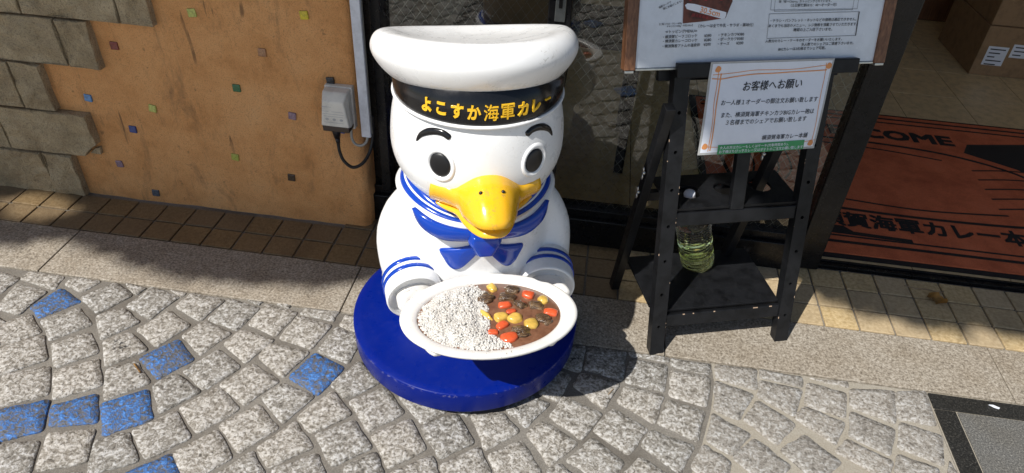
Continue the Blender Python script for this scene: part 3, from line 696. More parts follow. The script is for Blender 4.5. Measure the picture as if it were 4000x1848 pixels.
for i in range(NS+1):
    s = -1 + 2*i/NS; e, l = sym(BE, s), sym(LE, s)
    p0 = Vector((e.x*.86, e.y-.035, e.z-.006)); p1 = Vector((l.x, l.y-.010, l.z+.006)); p2 = Vector((l.x*1.02, l.y, l.z+.003)); p3 = Vector((l.x, l.y-.004, l.z-.004)); p4 = Vector((l.x*.85, l.y-.05, l.z-.022)); p5 = Vector((l.x*.8, l.y-.10, l.z-.01))
    rings.append([S(*p) for p in (p0, p1, p2, p3, p4, p5)])
obj('lower_beak', loft(rings), 'statue_yellow', statue, smooth=True)
for s in (-1, 1):
    b, e, m = sym(BT, .19), sym(BE, .19), sym(BM, .19); t = .38; q = b*(1-t)**2 + m*2*t*(1-t) + e*t*t
    obj('nostril', ellipsoid(S(s*q.x*.92, q.y, q.z+.0005), (.0042, .0042, .0042), 14, 8), 'eye_black', upper, smooth=True)
# cap: black band and puffed white crown
BR = .189
bandv = []
for r, z in ((.180, .792), (.1865, .7945), (.1885, .7985), (BR, .815), (BR, 1), (.180, 2)):
    bandv.append([S(r*math.sin(t), .015+r*math.cos(t), z if z < .9 else max(.818, .825 + .185*math.cos(t)*.2586*(1 if math.cos(t) > 0 else .77) + (.004 if z > 1 else 0))) for t in [2*math.pi*k/72 for k in range(72)]])
band = obj('cap_band', loft(bandv), 'statue_black', statue, smooth=True)
pip = [[S((.1885+.004*math.cos(a))*math.sin(t), .015+(.1885+.004*math.cos(a))*math.cos(t), .7925+.004*math.sin(a)) for a in [2*math.pi*j/8 for j in range(8)]] for t in [2*math.pi*k/72 for k in range(73)]]
obj('band_piping', loft(pip, caps=False), 'statue_white', band, smooth=True)
for i, ch in enumerate('よこすか海軍カレー'):
    V, F, x0, x1 = text_geo(ch, {'海': 0.0, '軍': .008}.get(ch, .03), .03, 3)
    ys = [v[1] for v in V]; cx, cyy = (x0+x1)/2, (min(ys)+max(ys))/2
    sc = .0315 if ch in '海軍' else .0285
    if ch == 'ー': sc = .019
    def bend(ph0, r0, grow=0):
        P = []
        for x, y, z in V:
            a = rad(ph0) + (x-cx)*sc/BR; r = r0 + (z+.03)/.06*.0036
            P.append(S(r*math.sin(a), .015+r*math.cos(a), .8275+(y-cyy)*sc*1.22))
        return P
    if ch == 'ー':
        cyy -= .12
    o = obj('letter', (bend(-40.8+10.26*i, BR-.0006), F), 'letter_yellow', band)
th = rad(14.5)
CP = [(.170, .0), (.188, .006), (.2065, .022), (.2215, .042), (.229, .060), (.2275, .078), (.218, .0935), (.203, .1015), (.182, .101), (.150, .093), (.105, .0845), (.05, .080), (.008, .079)]
def crown_pt(r, h, t):
    wob = 1 + .008*math.sin(3*t+.5) + .006*math.sin(2*t+1)
    q = (r/.23)**2; c = math.cos(t)
    hh = h*(1 - .10*q*max(0, -c)) - .005*math.cos(2*t)*q
    l = r*.98*wob*math.sin(t) - .006; f = r*wob*c*(1 if c > 0 else .77)
    return S(l, .015 + f*math.cos(th) - hh*math.sin(th), .817 + f*math.sin(th) + hh*math.cos(th))
cprof = spline([(r, h, 0) for r, h in CP], 40)
obj('cap_crown', loft([[crown_pt(p.x, p.y, 2*math.pi*k/80) for k in range(80)] for p in cprof]), 'statue_white', statue, smooth=True)
# sailor collar: strips running round the neck
def col_pt(t, s, off):
    c = math.cos(t); cf = max(0, c)
    o = Vector((.188*math.sin(t), (.172 if c > 0 else .165)*c, .533 - .022*cf**2))
    n = Vector((.156*math.sin(t), (.136 if c > 0 else .13)*c, .570 - .046*cf**2))
    p = o.lerp(n, s) + Vector((.55*math.sin(t), .55*c, .85)).normalized()*off
    return S(*p)
collar = None
for nm, s0, s1, off, mt in (('collar', -.05, .30, .0125, 'statue_white'), ('collar_stripe', .28, .58, .0108, 'statue_blue'), ('collar_gap', .56, .69, .0100, 'statue_white'), ('collar_stripe', .67, 1.12, .0095, 'statue_blue')):
    rg = []
    for k in range(91):
        t = 2*math.pi*k/90
        rg.append([col_pt(t, s0, -.012), col_pt(t, s0-.01, off*.7), col_pt(t, s0+.03, off), col_pt(t, s1-.03, off), col_pt(t, s1, off*.7), col_pt(t, s1, -.012)])
    o = obj(nm, loft(rg, caps=False), mt, collar or statue, smooth=True)
    if collar is None: collar = o
# scarf, knot, tails
for s in (-1, 1):
    T = spline([(s*.155, .107, .540), (s*.133, .135, .534), (s*.105, .153, .526), (s*.067, .169, .519), (s*.028, .178, .514)], 16)
    B = spline([(s*.160, .102, .532), (s*.152, .124, .515), (s*.133, .145, .498), (s*.093, .164, .482), (s*.030, .175, .482)], 16)
    rg = []
    for a, b in zip(T, B):
        o_ = Vector((a.x*.9, .19, .10)).normalized()*.0075; m = (a+b)/2 + o_*1.15
        rg.append([S(*p) for p in (a - o_*1.5, a + o_*.5, a.lerp(m, .5)+o_*.25, m, b.lerp(m, .5)+o_*.25, b + o_*.5, b - o_*1.5)])
    obj('scarf', loft(rg), 'statue_blue', statue, smooth=True)
    tl = [(.016, .458), (.040, .448), (.068, .439), (.104, .432), (.103, .420), (.092, .402), (.086, .386), (.071, .369), (.052, .376), (.036, .396), (.020, .418), (.004, .442)]
    V = []; n = len(tl); cx = sum(p[0] for p in tl)/n; cz = sum(p[1] for p in tl)/n
    for k, (sh, off) in enumerate(((1, -.012), (1.0, .005), (.93, .0085), (.55, .0098), (.08, .0102))):
        for x, z in tl:
            xx = cx+(x-cx)*sh; zz = cz+(z-cz)*sh
            rip = .0018*math.sin((zz*.8+xx)*420) if (k in (2, 3) and xx < .05) else 0
            V.append(S(s*xx, torso_f(xx, zz)+off+rip, zz))
    F = [(i*n+j, i*n+(j+1) % n, (i+1)*n+(j+1) % n, (i+1)*n+j) for i in range(4) for j in range(n)] + [tuple(range(n))[::-1], tuple(range(4*n, 5*n))]
    subdiv(obj('scarf_tail', (V, F), 'statue_blue', statue, smooth=True), 2)
kv = bevelled(loft([[S(x, .135, z) for x, z in ((-.034, .512), (.034, .512), (.038, .484), (.020, .444), (-.020, .444), (-.038, .484))], [S(x, .180, z) for x, z in ((-.036, .514), (.036, .514), (.041, .484), (.021, .440), (-.021, .440), (-.041, .484))], [S(x, .200, z) for x, z in ((-.028, .506), (.028, .506), (.031, .484), (.014, .452), (-.014, .452), (-.031, .484))]]), .004, 2)
subdiv(obj('scarf_knot', kv, 'statue_blue', statue, smooth=True), 1)
# the plate of curry and rice
PC, PA, PB = .283, .206, .138
def ell(k, z, n=72): return [S(PA*k*math.sin(t), PC+PB*k*math.cos(t), z) for t in [2*math.pi*j/n for j in range(n)]]
plate = obj('plate', loft([ell(.5, .312), ell(.72, .316), ell(.86, .326), ell(.96, .340), ell(1.0, .3475), ell(1.004, .3515), ell(.99, .3548), ell(.96, .3556), ell(.88, .3535), ell(.835, .3510), ell(.815, .3470), ell(.805, .3410), ell(.4, .339), ell(.02, .339)]), 'plate_white', statue, smooth=True)
obj('curry_sauce', loft([ell(.811, .3405), ell(.809, .3445), ell(.80, .3456), ell(.5, .3460), ell(.02, .3462)]), 'curry_sauce', plate, smooth=True)
BND = [(-.026, .171), (.004, .201), (-.010, .219), (.002, .262), (-.010, .278), (-.002, .302), (-.008, .335), (.009, .359), (.033, .378), (.04, .392)]
def bound(f):
    if f <= BND[0][1]: return BND[0][0]
    for a, b in zip(BND, BND[1:]):
        if a[1] <= f <= b[1]: return a[0]+(b[0]-a[0])*(f-a[1])/(b[1]-a[1])
    return BND[-1][0]
bm = bmesh.new(); bmesh.ops.create_icosphere(bm, subdivisions=2, radius=1); bm.verts.index_update()
ICO = ([v.co.copy() for v in bm.verts], [tuple(v.index for v in f.verts) for f in bm.faces]); bm.free()
bm = bmesh.new(); bmesh.ops.create_icosphere(bm, subdivisions=3, radius=1); bm.verts.index_update()
ICO3 = ([v.co.copy() for v in bm.verts], [tuple(v.index for v in f.verts) for f in bm.faces]); bm.free()
gr = []; cnt = 0
R2 = random.Random(5)
while cnt < 2300:
    l = R2.uniform(-.17, .045); f = R2.uniform(.165, .40)
    e = (l/(PA*.80))**2 + ((f-PC)/(PB*.80))**2; db = bound(f)-l
    if e > 1 or db < 0: continue
    cnt += 1
    z = .3445 + .013*min(1, (1-e)*2.5)*min(1, db/.05) + .0045*noise.noise(Vector((l*55, f*55, 2))) + R2.uniform(-.0006, .0011)
    rot = Matrix.Rotation(R2.uniform(0, 6.28), 3, 'Z') @ Matrix.Rotation(R2.uniform(-.6, .6), 3, 'X') @ Matrix.Rotation(R2.uniform(-.6, .6), 3, 'Y')
    a, b, c = R2.uniform(.0028, .0046), R2.uniform(.0021, .003), R2.uniform(.0018, .0027)
    gr.append(([tuple(rot @ Vector((p.x*a, p.y*b, p.z*c)) + Vector(S(l, f, z))) for p in ICO[0]], ICO[1]))
mound = []
for i in range(41):
    row = []
    for j in range(31):
        f = PC + PB*.80*(-1+2*i/40)*.999; half = PA*.80*math.sqrt(max(0, 1-((f-PC)/(PB*.80))**2)); l0, l1 = -half, min(half, bound(f))
        l = l0+(l1-l0)*j/30; e = (l/(PA*.80))**2 + ((f-PC)/(PB*.80))**2
        row.append(S(l, f, .3436 + .013*min(1, max(0, 1-e)*2.5)*min(1, max(0, bound(f)-l)/.05)))
    mound.append(row)
tag(obj('rice', join(loft(mound, caps=False, closed=False), *gr), 'rice', plate, smooth=True, fix=False), kind='stuff')
def chunk(name, l, f, r, mt, seed, ang, flat=.6, rough=.22, z=.3448, power=1.0):
    V = []; rt_ = Matrix.Rotation(ang, 3, 'Z')
    for p in ICO3[0]:
        q = Vector((math.copysign(abs(p.x)**power, p.x), math.copysign(abs(p.y)**power, p.y), math.copysign(abs(p.z)**power, p.z)))
        d = 1 + rough*noise.noise(p*1.3+Vector((seed*3.1, 0, 0)))
        V.append(tuple(rt_ @ Vector((q.x*r[0]*d*1.12, q.y*r[1]*d*1.12, q.z*r[2]*d))))
    o = obj(name, (V, ICO3[1]), mt, plate, smooth=True, fix=False); o.location = S(l, f, z); return o
for i, (l, f) in enumerate([(.019, .191), (.134, .247), (.025, .293), (.057, .301), (.09, .323)]):
    chunk('potato_piece', l, f, [(.010, .013, .011), (.011, .012, .011), (.0165, .0125, .012), (.017, .014, .012), (.015, .0145, .012)][i], 'potato', i+1, [.4, .2, .3, .1, -.2][i], power=.8)
for i, (l, f) in enumerate([(.101, .225), (.04, .255), (.052, .276), (.143, .291), (.024, .320), (.0, .339), (.033, .361)]):
    chunk('carrot_piece', l, f, [(.0135, .011, .010), (.0145, .0085, .009), (.011, .006, .006), (.015, .010, .009), (.0145, .009, .009), (.011, .007, .008), (.0175, .0125, .011)][i], 'carrot', i+20, [-.5, 0, .1, -.4, .5, -.1, .2][i], power=.62, rough=.15)
for i, (l, f) in enumerate([(.065, .201), (.049, .228), (-.001, .228), (.077, .256), (.114, .264), (.122, .313), (.063, .344)]):
    chunk('meat_piece', l, f, [(.0175, .011, .009), (.019, .0105, .009), (.017, .013, .013), (.0155, .012, .009), (.0165, .0125, .009), (.0165, .012, .010), (.021, .013, .010)][i], 'meat', i+40, [-.3, -.1, .4, -.7, -.2, -.7, -.3][i], rough=.5, power=.75)
chunk('mushroom_slice', -.010, .281, (.006, .020, .010), 'potato', 60, .6, rough=.3)

# ================================================================== BLACK EASEL STAND
RZ = math.atan2(.309, .951); SO = (.283, 1.477, 0)
stand = tag(empty('display_stand', SO, RZ), 'black wooden easel stand with two shelves beside the shop entrance', 'stand')
LN = math.hypot(.26, 1)
def SP(l, z, off=0): return (l, .26*z - off/LN, z + .26*off/LN)
def slab(l0, l1, z0, z1, o0, o1, b=.002):
    v = [SP(l, z, o) for o in (o0, o1) for z in (z0, z1) for l in (l0, l1)]
    return bevelled((v, [(0, 2, 3, 1), (4, 5, 7, 6), (0, 1, 5, 4), (2, 6, 7, 3), (0, 4, 6, 2), (1, 3, 7, 5)]), b)
def leg_with_holes(lc):
    """front leg: bar with a row of peg holes cut through its front face"""
    w, d = .0405, .030; bm = bmesh.new(); out = []
    zs = [0.0]; hz = [.0865+.099*k for k in range(10) if .0865+.099*k < .76]
    V = []; F = []; n = 12; hr = .0048
    def add(p): V.append(p); return len(V)-1
    edges = [0] + [(a+b)/2 for a, b in zip(hz, hz[1:])] + [.80]
    for h, a, b in zip(hz, edges, edges[1:]):
        cor = [add(SP(lc-w/2, a, 0)), add(SP(lc+w/2, a, 0)), add(SP(lc+w/2, b, 0)), add(SP(lc-w/2, b, 0))]
        ring = [add(SP(lc+hr*math.cos(2*math.pi*k/n), h+hr*math.sin(2*math.pi*k/n), 0)) for k in range(n)]
        bk = [add(SP(lc+hr*math.cos(2*math.pi*k/n), h+hr*math.sin(2*math.pi*k/n), -.022)) for k in range(n)]
        # quadrants of the hole joined to the corners: right-top k0..3 etc
        for qd, cn in enumerate((2, 3, 0, 1)):
            for k in range(3): F.append((cor[cn], ring[(qd*3+k+1) % n], ring[(qd*3+k) % n]))
            F.append((cor[cn], cor[(cn+1) % 4], ring[(qd*3+3) % n]))
        for k in range(n): F.append((ring[k], ring[(k+1) % n], bk[(k+1) % n], bk[k]))
        F.append(tuple(bk))
        bc = [add(SP(lc-w/2, a, -d)), add(SP(lc+w/2, a, -d)), add(SP(lc+w/2, b, -d)), add(SP(lc-w/2, b, -d))]
        F += [(cor[0], cor[3], bc[3], bc[0]), (cor[1], bc[1], bc[2], cor[2]), (bc[0], bc[3], bc[2], bc[1])]
        if a == 0: F.append((cor[0], bc[0], bc[1], cor[1]))
        if b == .80: F.append((cor[3], cor[2], bc[2], bc[3]))
    return V, F
for lc in (0, .388):
    vf = leg_with_holes(lc); me = mesh('front_leg', vf[0], vf[1], 'wood_black'); bm = bmesh.new(); bm.from_mesh(me)
    bmesh.ops.remove_doubles(bm, verts=bm.verts, dist=.00005); bmesh.ops.recalc_face_normals(bm, faces=bm.faces)
    for v in bm.verts:                                      # feet cut level with the ground
        if v.co.z < .012: v.co.z = .0005
    bm.to_mesh(me); bm.free(); link('front_leg', me, stand)
for lc, zt in ((-.038, .71), (.303, .575)):
    obj('rear_leg', beam((lc, .300, .001), (lc, .300-.2*zt, zt), .026, .03, (0, 1, .2), .002), 'wood_black', stand)
lr = obj('lower_rail', slab(.0205, .3675, .083, .1195, -.004, -.024), 'wood_black', stand)
ur = obj('upper_rail', slab(.0205, .3675, .381, .4175, -.004, -.024), 'wood_black', stand)
obj('rear_rail', beam((-.03, .281, .105), (.30, .281, .105), .018, .03), 'wood_black', stand)
obj('rear_rail', beam((-.03, .228, .40), (.30, .228, .40), .018, .03), 'wood_black', stand)
obj('middle_post', slab(.173, .211, .4180, .767, -.002, -.022), 'wood_black', stand)
tb = obj('top_bar', slab(-.0225, .460, .767, .801, .019, .001), 'wood_black', stand)
obj('back_bar', slab(-.050, .44, .752, .785, -.031, -.05), 'wood_black', stand)
obj('lower_shelf', bevelled(prism([(.0215, .046), (.366, .046), (.372, .29), (-.02, .29), (-.02, .07), (.0, .066), (.0215, .066)], .1205, .1285), .001), 'wood_black', stand)
def holed_shelf():
    z0, z1 = .4185, .4265; x0, x1, y0, y1 = .006, .382, .1185, .278
    bm = bmesh.new(); holes = [(.085, .194), (.193, .200), (.301, .206)]; ex = [x0, .139, .247, x1]
    V, F = [], []; n = 24; r = .0315
    for (cx, cy), a, b in zip(holes, ex, ex[1:]):
        for z, fl in ((z0, 1), (z1, 0)):
            base_ = len(V); V += [(a, y0, z), (b, y0, z), (b, y1, z), (a, y1, z)] + [(cx+r*math.cos(2*math.pi*k/n), cy+r*math.sin(2*math.pi*k/n), z) for k in range(n)]
            for qd, cn in enumerate((2, 3, 0, 1)):
                for k in range(6):
                    t = (base_+cn, base_+4+(qd*6+k+1) % n, base_+4+(qd*6+k) % n); F.append(t if fl else t[::-1])
                t = (base_+cn, base_+(cn+1) % 4, base_+4+(qd*6+6) % n); F.append(t if fl else t[::-1])
        b0, b1 = base_-(4+n), base_
        for k in range(n): F.append((b0+4+k, b0+4+(k+1) % n, b1+4+(k+1) % n, b1+4+k))
        F += [(b0, b0+1, b1+1, b1), (b0+2, b0+3, b1+3, b1+2)]
        if a == x0: F.append((b0+3, b0, b1, b1+3))
        if b == x1: F.append((b0+1, b0+2, b1+2, b1+1))
    return V, F
obj('upper_shelf', holed_shelf(), 'wood_black', stand)
for lc, z in ((-.058, .50), (-.058, .43), (.268, .545)):      # wing nuts on the hinges
    nf = .300-.2*z
    obj('wing_nut', join(ellipsoid((lc, nf-.01, z), (.006, .006, .006), 10, 6), ellipsoid((lc-.004, nf-.012, z+.011), (.003, .005, .009), 10, 6), ellipsoid((lc-.004, nf-.012, z-.011), (.003, .005, .009), 10, 6)), 'steel', stand, smooth=True)
chips = []
for k in range(24):                                           # paint chips on the arrises
    lc = random.choice((0, .388)); side = random.choice((-1, 1)); z = random.uniform(.02, .75)
    chips.append(box(0, 1, 0, 1, 0, 1)); a, h = random.uniform(.0006, .0018), random.uniform(.001, .006)
    chips[-1] = ([SP(lc+side*(.02035-a*x if side > 0 else .02035-a*x), z+h*zz, .0003-.0015*y) for x, y, zz in chips[-1][0]], chips[-1][1])
for l, w in ((.07, .006), (.163, .005), (.285, .014), (.335, .008), (.1, .004)):
    b_ = box(0, 1, 0, 1, 0, 1); chips.append(([SP(l+w*x, .1165+.0026*zz, -.0036-.0014*y) for x, y, zz in b_[0]], b_[1]))
tag(obj('paint_chips', join(*chips), 'chipped_wood', stand), kind='stuff')

# laminated notice over the top bar
notice = tag(empty('notice_sheet', SO, RZ), 'laminated white notice with orange frame lines and green label strip on the stand', 'notice')
def NP(l, z, off):
    bow = .010*math.sin(max(0, min(1, (.767-z)/.19))*math.pi*.55) + .004*math.sin((l-.05)*9.5)*max(0, (.76-z)/.18)
    return SP(l, z, .0205 + bow + off)
def sheet(l0, l1, z0, z1, off, nl=14, nz=14, fn=NP, quad=None):
    V = []; n = nl+1
    for j in range(nz+1):
        for i in range(nl+1):
            u, v = i/nl, j/nz
            if quad:
                a, b, c, d = quad; p = [(a[k]*(1-u)+b[k]*u)*(1-v) + (d[k]*(1-u)+c[k]*u)*v for k in (0, 1)]
            else: p = (l0+(l1-l0)*u, z0+(z1-z0)*v)
            V.append(fn(p[0], p[1], off))
    return V, [(j*n+i, j*n+i+1, (j+1)*n+i+1, (j+1)*n+i) for j in range(nz) for i in range(nl)]
def thick(vf, nl, nz, d):
    """give a sheet thickness d along its back"""
    V, F = vf; n = len(V); W_ = [(x, y+d, z) for x, y, z in V]; m = nl+1
    rim = [i for i in range(m)] + [j*m+nl for j in range(1, nz+1)] + [nz*m+i for i in range(nl-1, -1, -1)] + [j*m for j in range(nz-1, 0, -1)]
    return V+W_, F + [tuple(n+i for i in reversed(f)) for f in F] + [(rim[k], rim[(k+1) % len(rim)], n+rim[(k+1) % len(rim)], n+rim[k]) for k in range(len(rim))]
NQ = ((.046, .581), (.366, .584), (.388, .803), (.060, .803))
obj('laminate', thick(sheet(0, 1, 0, 1, 0, quad=NQ), 14, 14, .0006), 'bottle_plastic' if False else 'print_grey', notice)
NQ2 = ((.0515, .5865), (.3605, .5895), (.3825, .7985), (.0655, .7985))
obj('paper', sheet(0, 1, 0, 1, .0006, quad=NQ2), 'paper_white', notice, fix=False)
def ribbon(P, w, off, fn):
    P = spline([(p[0], p[1], 0) for p in P], max(8, len(P)*4)); V = []
    for i, p in enumerate(P):
        t = (P[min(i+1, len(P)-1)]-P[max(i-1, 0)]).normalized(); n = Vector((-t.y, t.x, 0))*w/2
        V += [fn(p.x-n.x, p.y-n.y, off), fn(p.x+n.x, p.y+n.y, off)]
    return V, [(2*i, 2*i+2, 2*i+3, 2*i+1) for i in range(len(P)-1)]
OL = [[(.0675, .7731), (.124, .7766), (.1747, .7812), (.2266, .7807), (.279, .7804), (.3311, .7845), (.3694, .7881)], [(.0662, .7646), (.0918, .7632), (.1253, .7674), (.1761, .772), (.2279, .7726), (.2801, .7742), (.3328, .7751), (.371, .7765)], [(.0823, .7793), (.0803, .7458), (.0764, .7087), (.0766, .6644), (.0743, .6258), (.0715, .5899)], [(.0894, .7761), (.0863, .7394), (.0827, .699), (.0812, .6546), (.0793, .6191), (.0766, .5913)], [(.3666, .7934), (.3675, .7617), (.3634, .7271), (.3605, .6854), (.3593, .643), (.3545, .5999)], [(.0578, .6021), (.0967, .5996)], [(.3337, .6025), (.3644, .6061)]]
for i, P in enumerate(OL): obj('frame_line', ribbon(P, (.0016, .0026, .0018, .003, .0016, .0014, .0014)[i], .0012, NP), 'print_orange', notice, fix=False)
for l, z in [(.0799, .7849), (.3745, .7848), (.3517, .5975), (.062, .6014)]:
    ring_ = [(l + .0075*math.cos(a)*(1+.15*math.sin(2*a)), z + .0075*math.sin(a)*(1+.2*math.sin(a))) for a in [2*math.pi*k/18 for k in range(18)]]
    obj('corner_dot', ([NP(a, b, .0015) for a, b in ring_], [tuple(range(18))]), 'print_orange', notice, fix=False)
NTX = [('お客様へお願い', .1488, .7336, .3061, .7369), ('お一人様１オーダーの御注文お願い致します', .0945, .7011, .3546, .7011), ('また、横須賀海軍チキンカツBIGカレー砲は', .0972, .6715, .3484, .6723), ('３名様までのシェアでお願い致します', .111, .6533, .3298, .6547), ('横須賀海軍カレー本舗', .2123, .6124, .3391, .6133)]
for i, (s, a, b, c, d) in enumerate(NTX): text_line('text_line', s, NP, a, b+.0012, c, d+.0012, 'print_black', notice, .0016, .012 if i == 0 else .006, 1.05, .18)
obj('green_label', sheet(0, 1, 0, 1, .0019, 8, 3, quad=((.0966, .5815), (.3334, .5845), (.3339, .6075), (.0971, .6052))), 'print_green', notice, fix=False)
for s, a, b, c, d in [('大人の方はカレーもしくはケーキ(対象時間あり)、', .1021, .5948, .2892, .5969), ('お子様はちびっ子カレー又はポテトのご注文お願い致します', .101, .5850, .331, .5872)]:
    text_line('text_line', s, NP, a, b, c, d, 'paper_white', notice, .0026, .008)

# menu board resting on the bar
menu = tag(empty('menu_board', SO, RZ), 'white menu board with walnut side trims propped on the black stand', 'menu board')
def MP(l, z, off): return SP(l, z, off)
obj('panel', slab(-.126, .512, .790, 1.32, -.001, -.012, .001), 'board_white', menu)
obj('side_trim', slab(-.153, -.1245, .786, 1.33, .006, -.022, .002), 'walnut_trim', menu)
obj('side_trim', slab(.5105, .541, .786, 1.33, .006, -.022, .002), 'walnut_trim', menu)
obj('bottom_trim', slab(-.1235, .5095, .7845, .7895, .003, -.02, .001), 'aluminium', menu)
for a, b in ((-.153, -.1265), (.5125, .541)): obj('trim_corner', slab(a+.002, b-.002, .7795, .7855, .0045, -.02, .001), 'aluminium', menu)
MTX = [('海軍マーチで', -.0753, .9222, -.0463, .9346), ('席にお届けします♪', -.0646, .9192, -.0193, .9362), ('【ご飯１キロ・カレー600g・', -.0711, .8863, -.0127, .8881), ('チキンカツ200g・牛乳100cc】', -.0523, .8811, .0122, .8828), ('（カレーは全て牛乳・サラダ・薬味付）', .0273, .8793, .1681, .8796), ('≪トッピングMENU≫', -.0543, .868, .0253, .8687), ('・横須賀ビーフコロッケ', -.0597, .8566, .0265, .8579), ('¥280', .0447, .8567, .0628, .8578), ('・横須賀カレーコロッケ', -.0588, .847, .0277, .8477), ('¥280', .0452, .847, .0633, .8481), ('・横須賀産アトムの温泉卵', -.0587, .8357, .0355, .837), ('¥200', .0454, .8368, .0636, .8378), ('・チキンカツ¥380', .081, .858, .147, .8589), ('・ポークカツ¥380', .0816, .848, .1474, .8489), ('・チーズ', .0819, .8377, .1119, .8385), ('¥200', .1294, .8381, .1479, .8388), ('徴「桜＝Cherry」がトッピングされています。', .2262, .9309, .365, .931), ('（土日繁忙期は15：00～オーダー可）', .2591, .9218, .3807, .9218), ('・チラシ・パンフレット・ネットなどの価格は適応できません。', .2117, .8878, .4411, .8879), ('あくまでも当店のメニュー、レジ価格を頂戴させていただきます。', .2085, .8762, .4458, .8764), ('確認の上ご入店下さいませ。', .2757, .866, .38, .8657), ('人数分のカレー・ケーキのオーダーをお願いいたします。', .2055, .8414, .4113, .8422), ('多人数でのシェアはご遠慮下さいませ。', .3033, .8316, .4454, .8323), ('BIGカレーは3名様までシェア可能。', .2437, .8216, .371, .8225)]
for s, a, b, c, d in MTX: text_line('text_line', s, MP, a, b, c, d, 'print_black', menu, .0006, .008)
def rect_line(q, w, thick_right=False):
    for i in range(4):
        a, b = q[i], q[(i+1) % 4]
        obj('rule_line', ribbon([a, b], w*(3 if thick_right and i == 1 else 1), .0006, MP), 'print_black', menu, fix=False)
rect_line([(.206, .9065), (.4455, .9079), (.4475, .8526), (.2081, .8508)], .0008, True)
rect_line([(.2079, .9151), (.4381, .9145), (.436, .99), (.204, .99)], .0007)
rect_line([(.2176, .9120), (.426, .9125), (.424, .985), (.214, .985)], .0007)
ph = obj('food_photo', ([MP(a, b, .0006) for a, b in [(-.0185, .9734), (-.0128, .889), (.0421, .8928), (.0938, .8991), (.107, .9359), (.0987, .9723)]], [tuple(range(6))]), 'print_brown', menu, fix=False)
for k in range(7):
    z = .945+.004*(k % 3); l = .0 + .013*k
    obj('printed_patch', ([MP(l+.008*math.cos(a), z+.006*math.sin(a)*(1+.3*math.sin(3*a)), .0009) for a in [2*math.pi*j/14 for j in range(14)]], [tuple(range(14))]), 'print_red', ph, fix=False)
obj('printed_ruler', ([MP(a, b, .0012) for a, b in [(-.0122, .9291), (-.0062, .9332), (.0116, .9315), (.0938, .912), (.0945, .906), (.0922, .8991), (.0841, .8978), (.0101, .9161), (-.0065, .9206)]], [tuple(range(9))]), 'paper_white', ph, fix=False)
text_line('text_line', '30.5cm', MP, .0264, .9130, .0765, .9025, 'print_orange', ph, .0016, .02)
text_line('text_line', '横須賀海軍カレー', MP, .006, .9045, .075, .8945, 'print_red', ph, .0016, .02)

# bottle leaning through the shelf hole
bot = tag(empty('plastic_bottle', Vector(SO) + Matrix.Rotation(RZ, 3, 'Z') @ Vector((.193, .238, .130))), 'clear ribbed plastic bottle of yellowish water leaning through the stand shelf', 'bottle')
bz = (Matrix.Rotation(RZ, 3, 'Z') @ Vector((.085-.193, .194-.238, .43-.13))).normalized()
bot.rotation_euler = bz.to_track_quat('Z', 'Y').to_euler()
prof = [(.030, .003), (.044, .001), (.0495, .008), (.0505, .02)]
z = .026
while z < .19:
    prof += [(.0505, z), (.0508, z+.004), (.0475, z+.0065), (.0475, z+.008)]; z += .0115
prof += [(.050, .195), (.048, .215), (.042, .240), (.030, .265), (.018, .280), (.0145, .288), (.0145, .300)]
obj('bottle_body', lathe([(r-.001*0, z) for r, z in prof], 28), 'bottle_plastic', bot, smooth=True)
lq = [(r-.0012, z+.0015) for r, z in prof if z < .06]
obj('water', lathe(lq + [(.040, .0605)], 28), 'bottle_liquid', bot, smooth=True)
cp = lathe([(.0145, .295), (.0158, .296), (.0158, .312), (.0145, .3145), (.004, .315)], 24)
obj('bottle_cap', cp, 'white_plastic', bot, smooth=True)

# ================================================================== WALL SOCKET, TRUNKING, CABLES
sock = tag(empty('outdoor_socket', (-.745, 1.885, .46)), 'grey weatherproof wall socket with a tinted flap on the orange wall', 'socket')
def on_s(vf): return [(p[0]+.745, p[1]-1.885, p[2]-.46) for p in vf[0]], vf[1]
obj('back_plate', on_s(bbox(-.789, -.703, 1.880, 1.905, .390, .531, .004)), 'beige_plastic', sock)
cov = loft([[(x, 1.8795, z) for x, z in ((-.786, .413), (-.706, .413), (-.706, .529), (-.786, .529))], [(x, 1.850, z) for x, z in ((-.789, .413), (-.703, .413), (-.708, .527), (-.784, .527))], [(x, 1.826, z) for x, z in ((-.790, .424), (-.702, .424), (-.714, .505), (-.778, .505))]])
cv = obj('socket_cover', on_s(bevelled(cov, .004)), 'beige_plastic', sock)
obj('tinted_flap', on_s(bevelled(loft([[(x, 1.8785, z) for x, z in ((-.786, .4), (-.706, .4), (-.706, .4125), (-.786, .4125))], [(x, 1.829, z) for x, z in ((-.787, .404), (-.705, .404), (-.704, .4225), (-.788, .4225))]]), .002)), 'smoke_plastic', sock)
obj('cover_hole', on_s(ellipsoid((-.744, 1.8335, .4975), (.0055, .0025, .0065), 14, 8)), 'print_black', cv, smooth=True)
def CP_(l, z, off):                                           # sloping front of the cover
    t = (z-.424)/(.505-.424); return (l+.745, 1.826-off-1.885 + 0*t, z-.46)
for k, (a, b, z) in enumerate(((-.782, -.752, .489), (-.78, -.76, .4745), (-.752, -.717, .4745), (-.78, -.715, .466), (-.778, -.718, .4585), (-.778, -.718, .438))):
    obj('printed_line', ribbon([(a, z), (b, z)], .0012, .0012, CP_), 'print_grey', cv, fix=False)
for k in range(3): obj('printed_icon', ([CP_(-.768+.022*k+.0055*math.cos(a), .4485+.004*math.sin(a), .0012) for a in [2*math.pi*j/12 for j in range(12)]], [tuple(range(12))]), 'print_grey', cv, fix=False)
cord = tag(empty('power_cord', (-.755, 1.855, .40)), 'black power cord with plug hanging from the grey socket', 'cord')
def on_c(vf): return [(p[0]+.755, p[1]-1.855, p[2]-.40) for p in vf[0]], vf[1]
